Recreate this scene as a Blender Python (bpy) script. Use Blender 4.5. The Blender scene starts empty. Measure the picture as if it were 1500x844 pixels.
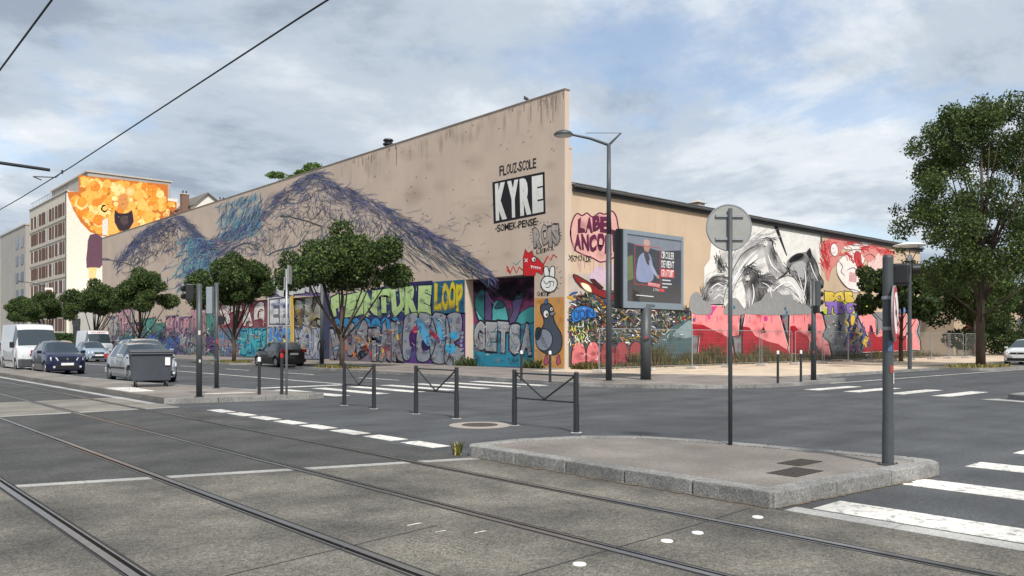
import bpy, bmesh, math, random
from mathutils import Vector, Matrix
from mathutils.geometry import tessellate_polygon
random.seed(7)
R = random.Random(11)
rad = math.radians
scene = bpy.context.scene
scene.cycles.transparent_max_bounces = 48
COL = scene.collection

# ------------------------------------------------------------ camera
F = 1190.0; HZ = 498.0; CH = 1.6          # focal length and horizon in photo pixels, eye height
FW = (0.6655, 0.7467); RT = (0.7467, -0.6655)
cam = bpy.data.cameras.new('Camera'); camo = bpy.data.objects.new('Camera', cam); COL.objects.link(camo)
camo.location = (0, 0, CH); camo.rotation_euler = (rad(90), 0, -math.asin(0.6655))
cam.sensor_width = 36; cam.lens = 36 * F / 1500; cam.shift_y = 76 / 1500
cam.clip_start = 0.05; cam.clip_end = 3000
scene.camera = camo

# ------------------------------------------------------------ sky, sun, exposure
SUN_AZ = rad(203); SUN_EL = rad(50)       # azimuth clockwise from +Y
world = bpy.data.worlds.new('World'); scene.world = world; world.use_nodes = True
nt = world.node_tree; nt.nodes.clear(); N = nt.nodes.new; L = nt.links.new
out = N('ShaderNodeOutputWorld'); bg = N('ShaderNodeBackground')
sky = N('ShaderNodeTexSky'); sky.sky_type = 'NISHITA'; sky.sun_disc = False
sky.sun_elevation = SUN_EL; sky.sun_rotation = SUN_AZ; sky.air_density = 1.0; sky.dust_density = 1.2
sk = N('ShaderNodeVectorMath'); sk.operation = 'SCALE'; sk.inputs['Scale'].default_value = 0.13
L(sky.outputs[0], sk.inputs[0])
tc = N('ShaderNodeTexCoord'); sx = N('ShaderNodeSeparateXYZ'); L(tc.outputs['Generated'], sx.inputs[0])
mz = N('ShaderNodeMath'); mz.operation = 'MAXIMUM'; mz.inputs[1].default_value = 0.0; L(sx.outputs['Z'], mz.inputs[0])
ad = N('ShaderNodeMath'); ad.operation = 'ADD'; ad.inputs[1].default_value = 0.16; L(mz.outputs[0], ad.inputs[0])
dx = N('ShaderNodeMath'); dx.operation = 'DIVIDE'; L(sx.outputs['X'], dx.inputs[0]); L(ad.outputs[0], dx.inputs[1])
dy = N('ShaderNodeMath'); dy.operation = 'DIVIDE'; L(sx.outputs['Y'], dy.inputs[0]); L(ad.outputs[0], dy.inputs[1])
cv = N('ShaderNodeCombineXYZ'); L(dx.outputs[0], cv.inputs[0]); L(dy.outputs[0], cv.inputs[1])
def wnoise(scale, detail, rough, off, dist=0.0):
    m = N('ShaderNodeMapping'); m.inputs['Location'].default_value = off; L(cv.outputs[0], m.inputs[0])
    n = N('ShaderNodeTexNoise'); n.inputs['Scale'].default_value = scale; n.inputs['Detail'].default_value = detail
    n.inputs['Roughness'].default_value = rough; n.inputs['Distortion'].default_value = dist; L(m.outputs[0], n.inputs['Vector']); return n.outputs['Fac']
def wramp(src, stops):
    r = N('ShaderNodeValToRGB'); e = r.color_ramp.elements
    while len(e) > len(stops): e.remove(e[-1])
    while len(e) < len(stops): e.new(0.5)
    for i, (p, c) in enumerate(stops):
        e[i].position = p; e[i].color = (c[0], c[1], c[2], 1)
    r.color_ramp.interpolation = 'EASE'; L(src, r.inputs[0]); return r.outputs[0]
cover = wramp(wnoise(0.85, 10, 0.6, (3.1, 1.7, 0), 0.25), [(0.35, (0.34, 0.34, 0.34)), (0.47, (1, 1, 1))])
shade = wramp(wnoise(0.62, 12, 0.62, (8.4, -2.2, 4), 0.3), [(0.36, (0.25, 0.30, 0.37)), (0.45, (0.40, 0.455, 0.52)), (0.54, (0.57, 0.61, 0.65)), (0.64, (0.82, 0.82, 0.82))])
mx = N('ShaderNodeMix'); mx.data_type = 'RGBA'; L(cover, mx.inputs[0]); L(sk.outputs[0], mx.inputs[6]); L(shade, mx.inputs[7])
L(mx.outputs[2], bg.inputs['Color']); bg.inputs['Strength'].default_value = 1.0; L(bg.outputs[0], out.inputs[0])
sl = bpy.data.lights.new('Sun', 'SUN'); so = bpy.data.objects.new('Sun', sl); COL.objects.link(so)
sl.energy = 3.4; sl.angle = rad(6); sl.color = (1.0, 0.94, 0.86)
sd = Vector((math.sin(SUN_AZ) * math.cos(SUN_EL), math.cos(SUN_AZ) * math.cos(SUN_EL), math.sin(SUN_EL)))
so.rotation_euler = (-sd).to_track_quat('-Z', 'Y').to_euler(); so.location = (0, 0, 40)
vs = scene.view_settings; vs.view_transform = 'Standard'; vs.look = 'None'; vs.exposure = 0.5; vs.gamma = 1; vs.use_curve_mapping = False

# ------------------------------------------------------------ helpers
def srgb(r, g, b):
    def f(c):
        c /= 255.0
        return c / 12.92 if c <= 0.04045 else ((c + 0.055) / 1.055) ** 2.4
    return (f(r), f(g), f(b))
def ray(px, py):
    u = (px - 750) / F
    return (FW[0] + RT[0] * u, FW[1] + RT[1] * u, (HZ - py) / F)
def G(px, py, z=0.0):                    # pixel -> point on a level surface at height z
    d = ray(px, py); t = (z - CH) / d[2]; return Vector((d[0] * t, d[1] * t, z))
def atX(px, py, x):
    d = ray(px, py); t = x / d[0]; return Vector((x, d[1] * t, CH + d[2] * t))
def atY(px, py, y):
    d = ray(px, py); t = y / d[1]; return Vector((d[0] * t, y, CH + d[2] * t))

MATS = {}
def mat(name, col, rough=0.7, metal=0.0, var=0.12, scale=6.0, bump=0.0, bscale=60.0, streak=0.0, spec=0.5, coat=0.0, alpha_trans=0.0, speck=None):
    if name in MATS: return MATS[name]
    m = bpy.data.materials.new(name); m.use_nodes = True; t = m.node_tree; b = t.nodes['Principled BSDF']
    b.inputs['Roughness'].default_value = rough; b.inputs['Metallic'].default_value = metal
    b.inputs['Specular IOR Level'].default_value = spec; b.inputs['Coat Weight'].default_value = coat
    b.inputs['Transmission Weight'].default_value = alpha_trans
    tcn = t.nodes.new('ShaderNodeTexCoord')
    n = t.nodes.new('ShaderNodeTexNoise'); n.inputs['Scale'].default_value = scale; n.inputs['Detail'].default_value = 8; n.inputs['Roughness'].default_value = 0.62
    t.links.new(tcn.outputs['Object'], n.inputs['Vector'])
    mr = t.nodes.new('ShaderNodeMapRange'); mr.inputs[1].default_value = 0.25; mr.inputs[2].default_value = 0.75
    mr.inputs[3].default_value = 1 - var; mr.inputs[4].default_value = 1 + var; t.links.new(n.outputs['Fac'], mr.inputs[0])
    fac = mr.outputs[0]
    if streak:
        mp = t.nodes.new('ShaderNodeMapping'); mp.inputs['Scale'].default_value = (0.9, 0.9, 0.06); t.links.new(tcn.outputs['Object'], mp.inputs[0])
        n2 = t.nodes.new('ShaderNodeTexNoise'); n2.inputs['Scale'].default_value = 1.0; n2.inputs['Detail'].default_value = 6; t.links.new(mp.outputs[0], n2.inputs['Vector'])
        m2 = t.nodes.new('ShaderNodeMapRange'); m2.inputs[1].default_value = 0.3; m2.inputs[2].default_value = 0.7; m2.inputs[3].default_value = 1 - streak; m2.inputs[4].default_value = 1 + streak * 0.6
        t.links.new(n2.outputs['Fac'], m2.inputs[0])
        mm = t.nodes.new('ShaderNodeMath'); mm.operation = 'MULTIPLY'; t.links.new(fac, mm.inputs[0]); t.links.new(m2.outputs[0], mm.inputs[1]); fac = mm.outputs[0]
    if speck:
        v = t.nodes.new('ShaderNodeTexVoronoi'); v.inputs['Scale'].default_value = speck[0]; t.links.new(tcn.outputs['Object'], v.inputs['Vector'])
        m3 = t.nodes.new('ShaderNodeSeparateColor'); t.links.new(v.outputs['Color'], m3.inputs[0])
        m4 = t.nodes.new('ShaderNodeMapRange'); m4.inputs[3].default_value = 1 - speck[1]; m4.inputs[4].default_value = 1 + speck[1]; t.links.new(m3.outputs[0], m4.inputs[0])
        mm = t.nodes.new('ShaderNodeMath'); mm.operation = 'MULTIPLY'; t.links.new(fac, mm.inputs[0]); t.links.new(m4.outputs[0], mm.inputs[1]); fac = mm.outputs[0]
    sc = t.nodes.new('ShaderNodeVectorMath'); sc.operation = 'SCALE'; sc.inputs[0].default_value = col; t.links.new(fac, sc.inputs['Scale'])
    t.links.new(sc.outputs[0], b.inputs['Base Color'])
    if bump:
        nb = t.nodes.new('ShaderNodeTexNoise'); nb.inputs['Scale'].default_value = bscale; nb.inputs['Detail'].default_value = 4; t.links.new(tcn.outputs['Object'], nb.inputs['Vector'])
        bp = t.nodes.new('ShaderNodeBump'); bp.inputs['Strength'].default_value = bump; bp.inputs['Distance'].default_value = 0.02
        t.links.new(nb.outputs['Fac'], bp.inputs['Height']); t.links.new(bp.outputs[0], b.inputs['Normal'])
    MATS[name] = m; return m
def attr_mat(name, rough=0.75, var=0.10, scale=3.0, trans=0.0):
    m = bpy.data.materials.new(name); m.use_nodes = True; t = m.node_tree; b = t.nodes['Principled BSDF']
    b.inputs['Roughness'].default_value = rough; b.inputs['Specular IOR Level'].default_value = 0.3
    a = t.nodes.new('ShaderNodeAttribute'); a.attribute_name = 'Col'
    tcn = t.nodes.new('ShaderNodeTexCoord'); n = t.nodes.new('ShaderNodeTexNoise'); n.inputs['Scale'].default_value = scale; n.inputs['Detail'].default_value = 7
    t.links.new(tcn.outputs['Object'], n.inputs['Vector'])
    mr = t.nodes.new('ShaderNodeMapRange'); mr.inputs[1].default_value = .25; mr.inputs[2].default_value = .75; mr.inputs[3].default_value = 1 - var; mr.inputs[4].default_value = 1 + var
    t.links.new(n.outputs['Fac'], mr.inputs[0])
    sc = t.nodes.new('ShaderNodeVectorMath'); sc.operation = 'SCALE'; t.links.new(a.outputs['Color'], sc.inputs[0]); t.links.new(mr.outputs[0], sc.inputs['Scale'])
    t.links.new(sc.outputs[0], b.inputs['Base Color'])
    if trans:
        tr = t.nodes.new('ShaderNodeBsdfTranslucent'); t.links.new(sc.outputs[0], tr.inputs[0]); ms = t.nodes.new('ShaderNodeMixShader'); ms.inputs[0].default_value = trans
        t.links.new(b.outputs[0], ms.inputs[1]); t.links.new(tr.outputs[0], ms.inputs[2]); t.links.new(ms.outputs[0], t.nodes['Material Output'].inputs[0])
    MATS[name] = m; return m
def soft_mat():
    m = attr_mat('spray_haze', 0.85, 0.05, 3.0); t = m.node_tree; b = t.nodes['Principled BSDF']; a = [n for n in t.nodes if n.bl_idname == 'ShaderNodeAttribute'][0]
    tr = t.nodes.new('ShaderNodeBsdfTransparent'); ms = t.nodes.new('ShaderNodeMixShader'); t.links.new(a.outputs['Alpha'], ms.inputs[0]); t.links.new(tr.outputs[0], ms.inputs[1]); t.links.new(b.outputs[0], ms.inputs[2])
    t.links.new(ms.outputs[0], t.nodes['Material Output'].inputs[0]); return m
SOFT = soft_mat()
PAINT = attr_mat('wall_paint'); LEAF = attr_mat('leaf', 0.6, 0.05, 2.0, 0.3)

def tag(o, label=None, cat=None, group=None, kind=None):
    if label: o['label'] = label
    if cat: o['category'] = cat
    if group: o['group'] = group
    if kind: o['kind'] = kind
    return o
def empty(name, loc=(0, 0, 0), rz=0.0, **k):
    o = bpy.data.objects.new(name, None); COL.objects.link(o); o.location = loc; o.rotation_euler = (0, 0, rz); o.empty_display_size = 0.3
    return tag(o, **k)
def link(name, me, m=None, parent=None, smooth=False, **k):
    o = bpy.data.objects.new(name, me); COL.objects.link(o)
    if m is not None and not me.materials: me.materials.append(m)
    if parent is not None: o.parent = parent
    if smooth: me.polygons.foreach_set('use_smooth', [True] * len(me.polygons))
    return tag(o, **k)
class MB:
    def __init__(s): s.v = []; s.f = []; s.c = []
    def add(s, vs, fs, col=None):
        b = len(s.v); s.v += [tuple(x) for x in vs]
        for f in fs: s.f.append([b + i for i in f]); s.c.append(col)
        return s
    def box(s, c, d, rz=0.0, col=None):
        x, y, z = d[0] / 2, d[1] / 2, d[2] / 2; cr, sr = math.cos(rz), math.sin(rz)
        vs = [(c[0] + cr * a - sr * b_, c[1] + sr * a + cr * b_, c[2] + e) for e in (-z, z) for a, b_ in ((-x, -y), (x, -y), (x, y), (-x, y))]
        return s.add(vs, [(3, 2, 1, 0), (4, 5, 6, 7), (0, 1, 5, 4), (1, 2, 6, 5), (2, 3, 7, 6), (3, 0, 4, 7)], col)
    def b2(s, x0, x1, y0, y1, z0, z1, col=None):
        return s.box(((x0 + x1) / 2, (y0 + y1) / 2, (z0 + z1) / 2), (x1 - x0, y1 - y0, z1 - z0), 0, col)
    def cyl(s, p0, p1, r0, r1=None, n=12, caps=True, col=None):
        r1 = r0 if r1 is None else r1; p0 = Vector(p0); p1 = Vector(p1); d = (p1 - p0).normalized()
        a = d.orthogonal().normalized(); b = d.cross(a)
        vs = [p + r * (math.cos(2 * math.pi * k / n) * a + math.sin(2 * math.pi * k / n) * b) for p, r in ((p0, r0), (p1, r1)) for k in range(n)]
        fs = [(k, (k + 1) % n, n + (k + 1) % n, n + k) for k in range(n)]
        if caps: fs += [tuple(range(n))[::-1], tuple(range(n, 2 * n))]
        return s.add(vs, fs, col)
    def tube(s, pts, rs, n=8, col=None):
        pts = [Vector(p) for p in pts]; rs = rs if isinstance(rs, (list, tuple)) else [rs] * len(pts); vs = []; a = None
        for i, p in enumerate(pts):
            d = (pts[min(i + 1, len(pts) - 1)] - pts[max(i - 1, 0)]).normalized()
            a = d.orthogonal().normalized() if a is None else (a - d * a.dot(d)).normalized()
            b = d.cross(a); vs += [p + rs[i] * (math.cos(2 * math.pi * k / n) * a + math.sin(2 * math.pi * k / n) * b) for k in range(n)]
        fs = [(i * n + k, i * n + (k + 1) % n, (i + 1) * n + (k + 1) % n, (i + 1) * n + k) for i in range(len(pts) - 1) for k in range(n)]
        fs += [tuple(range(n))[::-1], tuple(range((len(pts) - 1) * n, len(pts) * n))]
        return s.add(vs, fs, col)
    def lathe(s, prof, c=(0, 0, 0), n=20, col=None):
        vs = [(c[0] + r * math.cos(2 * math.pi * k / n), c[1] + r * math.sin(2 * math.pi * k / n), c[2] + z) for r, z in prof for k in range(n)]
        fs = [(i * n + k, i * n + (k + 1) % n, (i + 1) * n + (k + 1) % n, (i + 1) * n + k) for i in range(len(prof) - 1) for k in range(n)]
        return s.add(vs, fs, col)
    def prism(s, pts, z0, z1, col=None, side=True):
        n = len(pts); tri = tessellate_polygon([[Vector((p[0], p[1], 0)) for p in pts]])
        area = sum(pts[i][0] * pts[(i + 1) % n][1] - pts[(i + 1) % n][0] * pts[i][1] for i in range(n))
        vs = [(p[0], p[1], z1) for p in pts] + [(p[0], p[1], z0) for p in pts]; fs = []
        for t in tri:
            a, b, c = (Vector((pts[i][0], pts[i][1])) for i in t)
            t = t if (b - a).cross(c - a) > 0 else t[::-1]
            fs.append(tuple(t))
        if side:
            for i in range(n):
                j = (i + 1) % n; fs.append((i, i + n, j + n, j) if area > 0 else (j, j + n, i + n, i))
        return s.add(vs, fs, col)
    def mesh(s, name):
        me = bpy.data.meshes.new(name); me.from_pydata(s.v, [], s.f); me.update()
        if any(c is not None for c in s.c):
            at = me.color_attributes.new('Col', 'FLOAT_COLOR', 'CORNER'); buf = []
            for f, c in zip(s.f, s.c):
                c = c or (0.5, 0.5, 0.5)
                if isinstance(c, list):
                    for q in c: buf += [q[0], q[1], q[2], q[3] if len(q) > 3 else 1.0]
                else: buf += [c[0], c[1], c[2], 1.0] * len(f)
            at.data.foreach_set('color', buf)
        return me
    def build(s, name, m, parent=None, smooth=False, bevel=0.0, **k):
        me = s.mesh(name); o = link(name, me, m, parent, smooth, **k)
        if bevel:
            bv = o.modifiers.new('bevel', 'BEVEL'); bv.width = bevel; bv.segments = 2; bv.limit_method = 'ANGLE'
        return o
def copy_tree(o, parent=None):
    c = o.copy(); COL.objects.link(c)
    if parent is not None: c.parent = parent
    for ch in [x for x in bpy.data.objects if x.parent == o]: copy_tree(ch, c)
    return c
def spl(pts, n=6, closed=False):           # Catmull-Rom
    P = [Vector((p[0], p[1])) for p in pts]; m = len(P); out = []
    rng = range(m if closed else m - 1)
    for i in rng:
        p0 = P[(i - 1) % m] if closed or i > 0 else P[0]; p1 = P[i]; p2 = P[(i + 1) % m]; p3 = P[(i + 2) % m] if closed or i + 2 < m else P[-1]
        for k in range(n):
            t = k / n
            out.append(0.5 * ((2 * p1) + (p2 - p0) * t + (2 * p0 - 5 * p1 + 4 * p2 - p3) * t * t + (3 * p1 - p0 - 3 * p2 + p3) * t ** 3))
    if not closed: out.append(P[-1])
    return [(p.x, p.y) for p in out]

GLYPH = {}
def glyph(txt, off=0.0):
    key = (txt, off)
    if key in GLYPH: return GLYPH[key]
    cu = bpy.data.curves.new('t', 'FONT'); cu.body = txt; cu.size = 1; cu.offset = off; cu.resolution_u = 3; cu.fill_mode = 'FRONT'
    o = bpy.data.objects.new('t', cu); COL.objects.link(o)
    dg = bpy.context.evaluated_depsgraph_get(); dg.update(); me = bpy.data.meshes.new_from_object(o.evaluated_get(dg))
    vs = [(v.co.x, v.co.y) for v in me.vertices]; fs = [tuple(p.vertices) for p in me.polygons]
    bpy.data.objects.remove(o); bpy.data.curves.remove(cu); bpy.data.meshes.remove(me)
    GLYPH[key] = (vs, fs); return GLYPH[key]
class Mural:
    """Painted shapes given in photo pixels (or any 2-d coords) and laid onto a wall plane through `mp(x, y, off)`."""
    def __init__(s, mp, base=0.004): s.mp = mp; s.mb = MB(); s.base = base; s.n = 0; s.softf = []
    def lv(s, lvl): 
        s.n += 1
        return s.base + lvl * 0.0035 + (s.n % 13) * 0.00022
    def haze(s, cx, cy, rx, ry, col, alpha=0.6, lvl=0, rot=0.0, n=16):
        o = s.lv(lvl); c_, q_ = math.cos(rot), math.sin(rot); V = [(cx, cy)]
        for k_, al in ((0.5, .62), (1.0, 0)):
            for j in range(n):
                a = 2 * math.pi * j / n; V.append((cx + rx * k_ * math.cos(a) * c_ - ry * k_ * math.sin(a) * q_, cy + rx * k_ * math.cos(a) * q_ + ry * k_ * math.sin(a) * c_))
        P = [s.mp(x, y, o) for x, y in V]; cA = (*col, alpha); cB = (*col, alpha * .55); cC = (*col, 0.0); nrm = s.mp(0, 0, 1) - s.mp(0, 0, 0)
        flip = (P[1] - P[0]).cross(P[2] - P[0]).dot(nrm) < 0
        for j in range(n):
            k = (j + 1) % n
            for f, cc in (((0, 1 + j, 1 + k), [cA, cB, cB]), ((1 + j, 1 + n + j, 1 + n + k, 1 + k), [cB, cC, cC, cB])):
                if flip: f = f[::-1]; cc = cc[::-1]
                s.softf.append(len(s.mb.f)); s.mb.add([P[i] for i in f], [tuple(range(len(f)))], cc)
    def faces(s, vs, fs, col, lvl, vcol=None):
        o = s.lv(lvl); P = [s.mp(x, y, o) for x, y in vs]; g = []
        nrm = s.mp(0, 0, 1) - s.mp(0, 0, 0)
        for f in fs:
            a, b, c = P[f[0]], P[f[1]], P[f[2]]
            g.append(tuple(f) if (b - a).cross(c - a).dot(nrm) > 0 else tuple(f)[::-1])
        s.mb.add(P, g, col)
        if vcol:
            for i, f in enumerate(g): s.mb.c[len(s.mb.c) - len(g) + i] = [vcol[q] for q in f]
    def poly(s, pts, col, lvl=0, smooth=0, outline=None, ow=1.0):
        if smooth: pts = spl(pts, smooth, True)
        s.faces(pts, [tuple(t) for t in tessellate_polygon([[Vector((p[0], p[1], 0)) for p in pts]])], col, lvl)
        if outline: s.stroke(list(pts) + [pts[0], pts[1]], ow, outline, lvl + 1, taper=False)
    def stroke(s, pts, w, col, lvl=1, taper=True, smooth=0):
        if smooth: pts = spl(pts, smooth)
        P = [Vector(p) for p in pts]; n = len(P); vs = []
        for i, p in enumerate(P):
            d = P[min(i + 1, n - 1)] - P[max(i - 1, 0)]
            d = d.normalized() if d.length > 1e-6 else Vector((1, 0)); q = Vector((-d.y, d.x))
            ww = w / 2 * ((0.25 + 0.75 * math.sin(math.pi * (i + 0.35) / (n - 0.3))) if taper else 1)
            vs += [p + q * ww, p - q * ww]
        s.faces([(v.x, v.y) for v in vs], [(2 * i, 2 * i + 1, 2 * i + 3, 2 * i + 2) for i in range(n - 1)], col, lvl)
    def ell(s, cx, cy, rx, ry, col, lvl=0, rot=0.0, n=18, outline=None, ow=1.0):
        c, q = math.cos(rot), math.sin(rot)
        pts = [(cx + rx * math.cos(a) * c - ry * math.sin(a) * q, cy + rx * math.cos(a) * q + ry * math.sin(a) * c) for a in (2 * math.pi * k / n for k in range(n))]
        s.poly(pts, col, lvl, 0, outline, ow)
    def text(s, txt, quad, fill, lvl=2, fill2=None, off=0.0, outline=None, ooff=0.05, jit=0.0, rnd=None):
        """quad: top-left, top-right, bottom-right, bottom-left; each letter is stretched into its own slot of the quad"""
        rnd = rnd or R; n = len(txt); tl, tr, br, bl = [Vector(q) for q in quad]
        wd = [0.45 if ch in 'I1.-·' else (1.25 if ch in 'MW' else 1.0) for ch in txt]; tot = sum(wd); acc = 0
        for i, ch in enumerate(txt):
            a, b = acc / tot, (acc + wd[i]) / tot; acc += wd[i]
            if ch == ' ': continue
            ref = glyph(ch, off)[0]
            if not ref: continue
            x0 = min(v[0] for v in ref); x1 = max(v[0] for v in ref); y0 = min(v[1] for v in ref); y1 = max(v[1] for v in ref)
            if ch in '-·.': y0, y1 = 0.0, 0.7
            jx, jy, sh = rnd.uniform(-jit, jit) * 0.3, rnd.uniform(-jit, jit), rnd.uniform(-jit, jit); ph = rnd.uniform(0, 6.28); wa = jit * 0.8; sx_ = 1 + jit * 1.2; rr = rnd.uniform(-jit, jit) * 0.9
            def put(g, col, l, col2=None):
                vs = []; vc = []
                for x, y in g[0]:
                    u = (x - x0) / (x1 - x0); v = (y - y0) / max(y1 - y0, 1e-6); t_ = min(1, max(0, v + rnd.uniform(-.25, .25))); vc.append(tuple(p_ * t_ + q_ * (1 - t_) for p_, q_ in zip(col, col2 or col)))
                    du = wa * math.sin(5 * v + ph); dv = wa * math.sin(6 * u + ph * 1.7); u2 = 0.5 + (u - 0.5) * sx_ + du + jx + sh * (v - 0.5); v = v + dv + jy + rr * (u - 0.5); u = a + (b - a) * (0.05 + 0.9 * u2)
                    top = tl.lerp(tr, u); bot = bl.lerp(br, u); p = bot.lerp(top, v); vs.append((p.x, p.y))
                s.faces(vs, g[1], col, l, vc if col2 else None)
            if outline: put(glyph(ch, off + ooff), outline, lvl)
            put(glyph(ch, off), fill, lvl + 1, fill2 or tuple(q_ * .72 for q_ in fill))
    def build(s, name, parent, label=None):
        o = s.mb.build(name, PAINT, parent, label=label)
        if s.softf:
            o.data.materials.append(SOFT)
            for i in s.softf: o.data.polygons[i].material_index = 1
        return o
# ------------------------------------------------------------ ground, road, tramway, pavements
def surf(name, c1, c2, nscale, sp_scale, sp_amt, rough=0.85, bump=0.35, stretch=(1, 1, 1), c3=None):
    """asphalt or concrete: broad patches, worn bands, stone grain"""
    m = bpy.data.materials.new(name); m.use_nodes = True; t = m.node_tree; b = t.nodes['Principled BSDF']; b.inputs['Roughness'].default_value = rough
    b.inputs['Specular IOR Level'].default_value = 0.35
    tcn = t.nodes.new('ShaderNodeTexCoord'); mp = t.nodes.new('ShaderNodeMapping'); mp.inputs['Scale'].default_value = stretch; t.links.new(tcn.outputs['Object'], mp.inputs[0])
    n = t.nodes.new('ShaderNodeTexNoise'); n.inputs['Scale'].default_value = nscale; n.inputs['Detail'].default_value = 9; n.inputs['Roughness'].default_value = 0.6; t.links.new(mp.outputs[0], n.inputs['Vector'])
    r = t.nodes.new('ShaderNodeValToRGB'); r.color_ramp.elements[0].position = 0.34; r.color_ramp.elements[1].position = 0.66
    r.color_ramp.elements[0].color = (*c1, 1); r.color_ramp.elements[1].color = (*c2, 1); t.links.new(n.outputs['Fac'], r.inputs[0])
    v = t.nodes.new('ShaderNodeTexVoronoi'); v.inputs['Scale'].default_value = sp_scale; t.links.new(tcn.outputs['Object'], v.inputs['Vector'])
    sp = t.nodes.new('ShaderNodeSeparateColor'); t.links.new(v.outputs['Color'], sp.inputs[0])
    mr = t.nodes.new('ShaderNodeMapRange'); mr.inputs[3].default_value = 1 - sp_amt; mr.inputs[4].default_value = 1 + sp_amt; t.links.new(sp.outputs[0], mr.inputs[0])
    n3 = t.nodes.new('ShaderNodeTexNoise'); n3.inputs['Scale'].default_value = 0.9; n3.inputs['Detail'].default_value = 5; t.links.new(tcn.outputs['Object'], n3.inputs['Vector'])
    m3 = t.nodes.new('ShaderNodeMapRange'); m3.inputs[1].default_value = .3; m3.inputs[2].default_value = .7; m3.inputs[3].default_value = 0.76; m3.inputs[4].default_value = 1.2; t.links.new(n3.outputs['Fac'], m3.inputs[0])
    n5 = t.nodes.new('ShaderNodeTexNoise'); n5.inputs['Scale'].default_value = 16; n5.inputs['Detail'].default_value = 6; n5.inputs['Roughness'].default_value = .7; t.links.new(tcn.outputs['Object'], n5.inputs['Vector'])
    m5 = t.nodes.new('ShaderNodeMapRange'); m5.inputs[1].default_value = .3; m5.inputs[2].default_value = .7; m5.inputs[3].default_value = 1 - sp_amt * .6; m5.inputs[4].default_value = 1 + sp_amt * .6; t.links.new(n5.outputs['Fac'], m5.inputs[0])
    m6 = t.nodes.new('ShaderNodeMath'); m6.operation = 'MULTIPLY'; t.links.new(mr.outputs[0], m6.inputs[0]); t.links.new(m5.outputs[0], m6.inputs[1])
    mm = t.nodes.new('ShaderNodeMath'); mm.operation = 'MULTIPLY'; t.links.new(m6.outputs[0], mm.inputs[0]); t.links.new(m3.outputs[0], mm.inputs[1])
    sc = t.nodes.new('ShaderNodeVectorMath'); sc.operation = 'SCALE'; t.links.new(r.outputs[0], sc.inputs[0]); t.links.new(mm.outputs[0], sc.inputs['Scale'])
    last = sc.outputs[0]
    if c3:                                   # worn paint: c3 shows through
        n4 = t.nodes.new('ShaderNodeTexNoise'); n4.inputs['Scale'].default_value = 9; n4.inputs['Detail'].default_value = 8; n4.inputs['Roughness'].default_value = .7; t.links.new(tcn.outputs['Object'], n4.inputs['Vector'])
        r4 = t.nodes.new('ShaderNodeValToRGB'); r4.color_ramp.elements[0].position = 0.50; r4.color_ramp.elements[1].position = 0.66; t.links.new(n4.outputs['Fac'], r4.inputs[0])
        mxn = t.nodes.new('ShaderNodeMix'); mxn.data_type = 'RGBA'; t.links.new(r4.outputs[0], mxn.inputs[0]); t.links.new(last, mxn.inputs[6]); mxn.inputs[7].default_value = (*c3, 1); last = mxn.outputs[2]
    t.links.new(last, b.inputs['Base Color'])
    bp = t.nodes.new('ShaderNodeBump'); bp.inputs['Strength'].default_value = bump; bp.inputs['Distance'].default_value = 0.006
    t.links.new(v.outputs['Distance'], bp.inputs['Height']); t.links.new(bp.outputs[0], b.inputs['Normal'])
    MATS[name] = m; return m
ASPH = surf('road_asphalt', srgb(64, 66, 69), srgb(82, 84, 86), 0.5, 90, 0.3, 0.8, stretch=(0.25, 1.6, 1))
ASPH_OLD = surf('tram_asphalt', srgb(60, 61, 61), srgb(80, 79, 77), 0.8, 85, 0.4, 0.85)
AGG = surf('tram_aggregate', srgb(84, 82, 77), srgb(110, 106, 98), 0.9, 85, 0.45, 0.85)
SMOOTHC = surf('tram_concrete', srgb(112, 109, 102), srgb(132, 128, 120), 0.8, 60, 0.2, 0.85)
PAVE = surf('pavement_asphalt', srgb(112, 106, 101), srgb(134, 128, 122), 0.6, 80, 0.2, 0.88)
SAND = surf('stabilised_sand', srgb(176, 160, 140), srgb(202, 186, 165), 0.6, 50, 0.12, 0.92)
ROADPAINT = surf('road_paint', srgb(196, 194, 187), srgb(222, 220, 213), 1.2, 40, 0.1, 0.7, 0.15, c3=srgb(118, 118, 116))
GRAN = surf('granite_kerb', srgb(116, 116, 114), srgb(144, 143, 140), 1.4, 90, 0.4, 0.75)
SLAB = surf('granite_slab', srgb(146, 146, 144), srgb(172, 171, 167), 1.0, 90, 0.2, 0.8)
IRON = mat('cast_iron', srgb(80, 73, 68), 0.6, 0.5, 0.25, 12, 0.3, 40)
STEEL = mat('rail_steel', srgb(150, 146, 142), 0.28, 0.9, 0.2, 8)
GROOVE = mat('rail_groove', srgb(34, 30, 28), 0.7, 0.3, 0.2, 8)
SEAL = mat('bitumen_seal', srgb(42, 41, 40), 0.7, 0, 0.2, 8)

g = MB().b2(-900, 1500, -700, 1700, -0.6, -0.2).build('ground', ASPH_OLD, kind='structure')
road = MB().b2(6.97, 420, -160, 420, -0.15, 0).build('road', ASPH, kind='structure')
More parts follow.
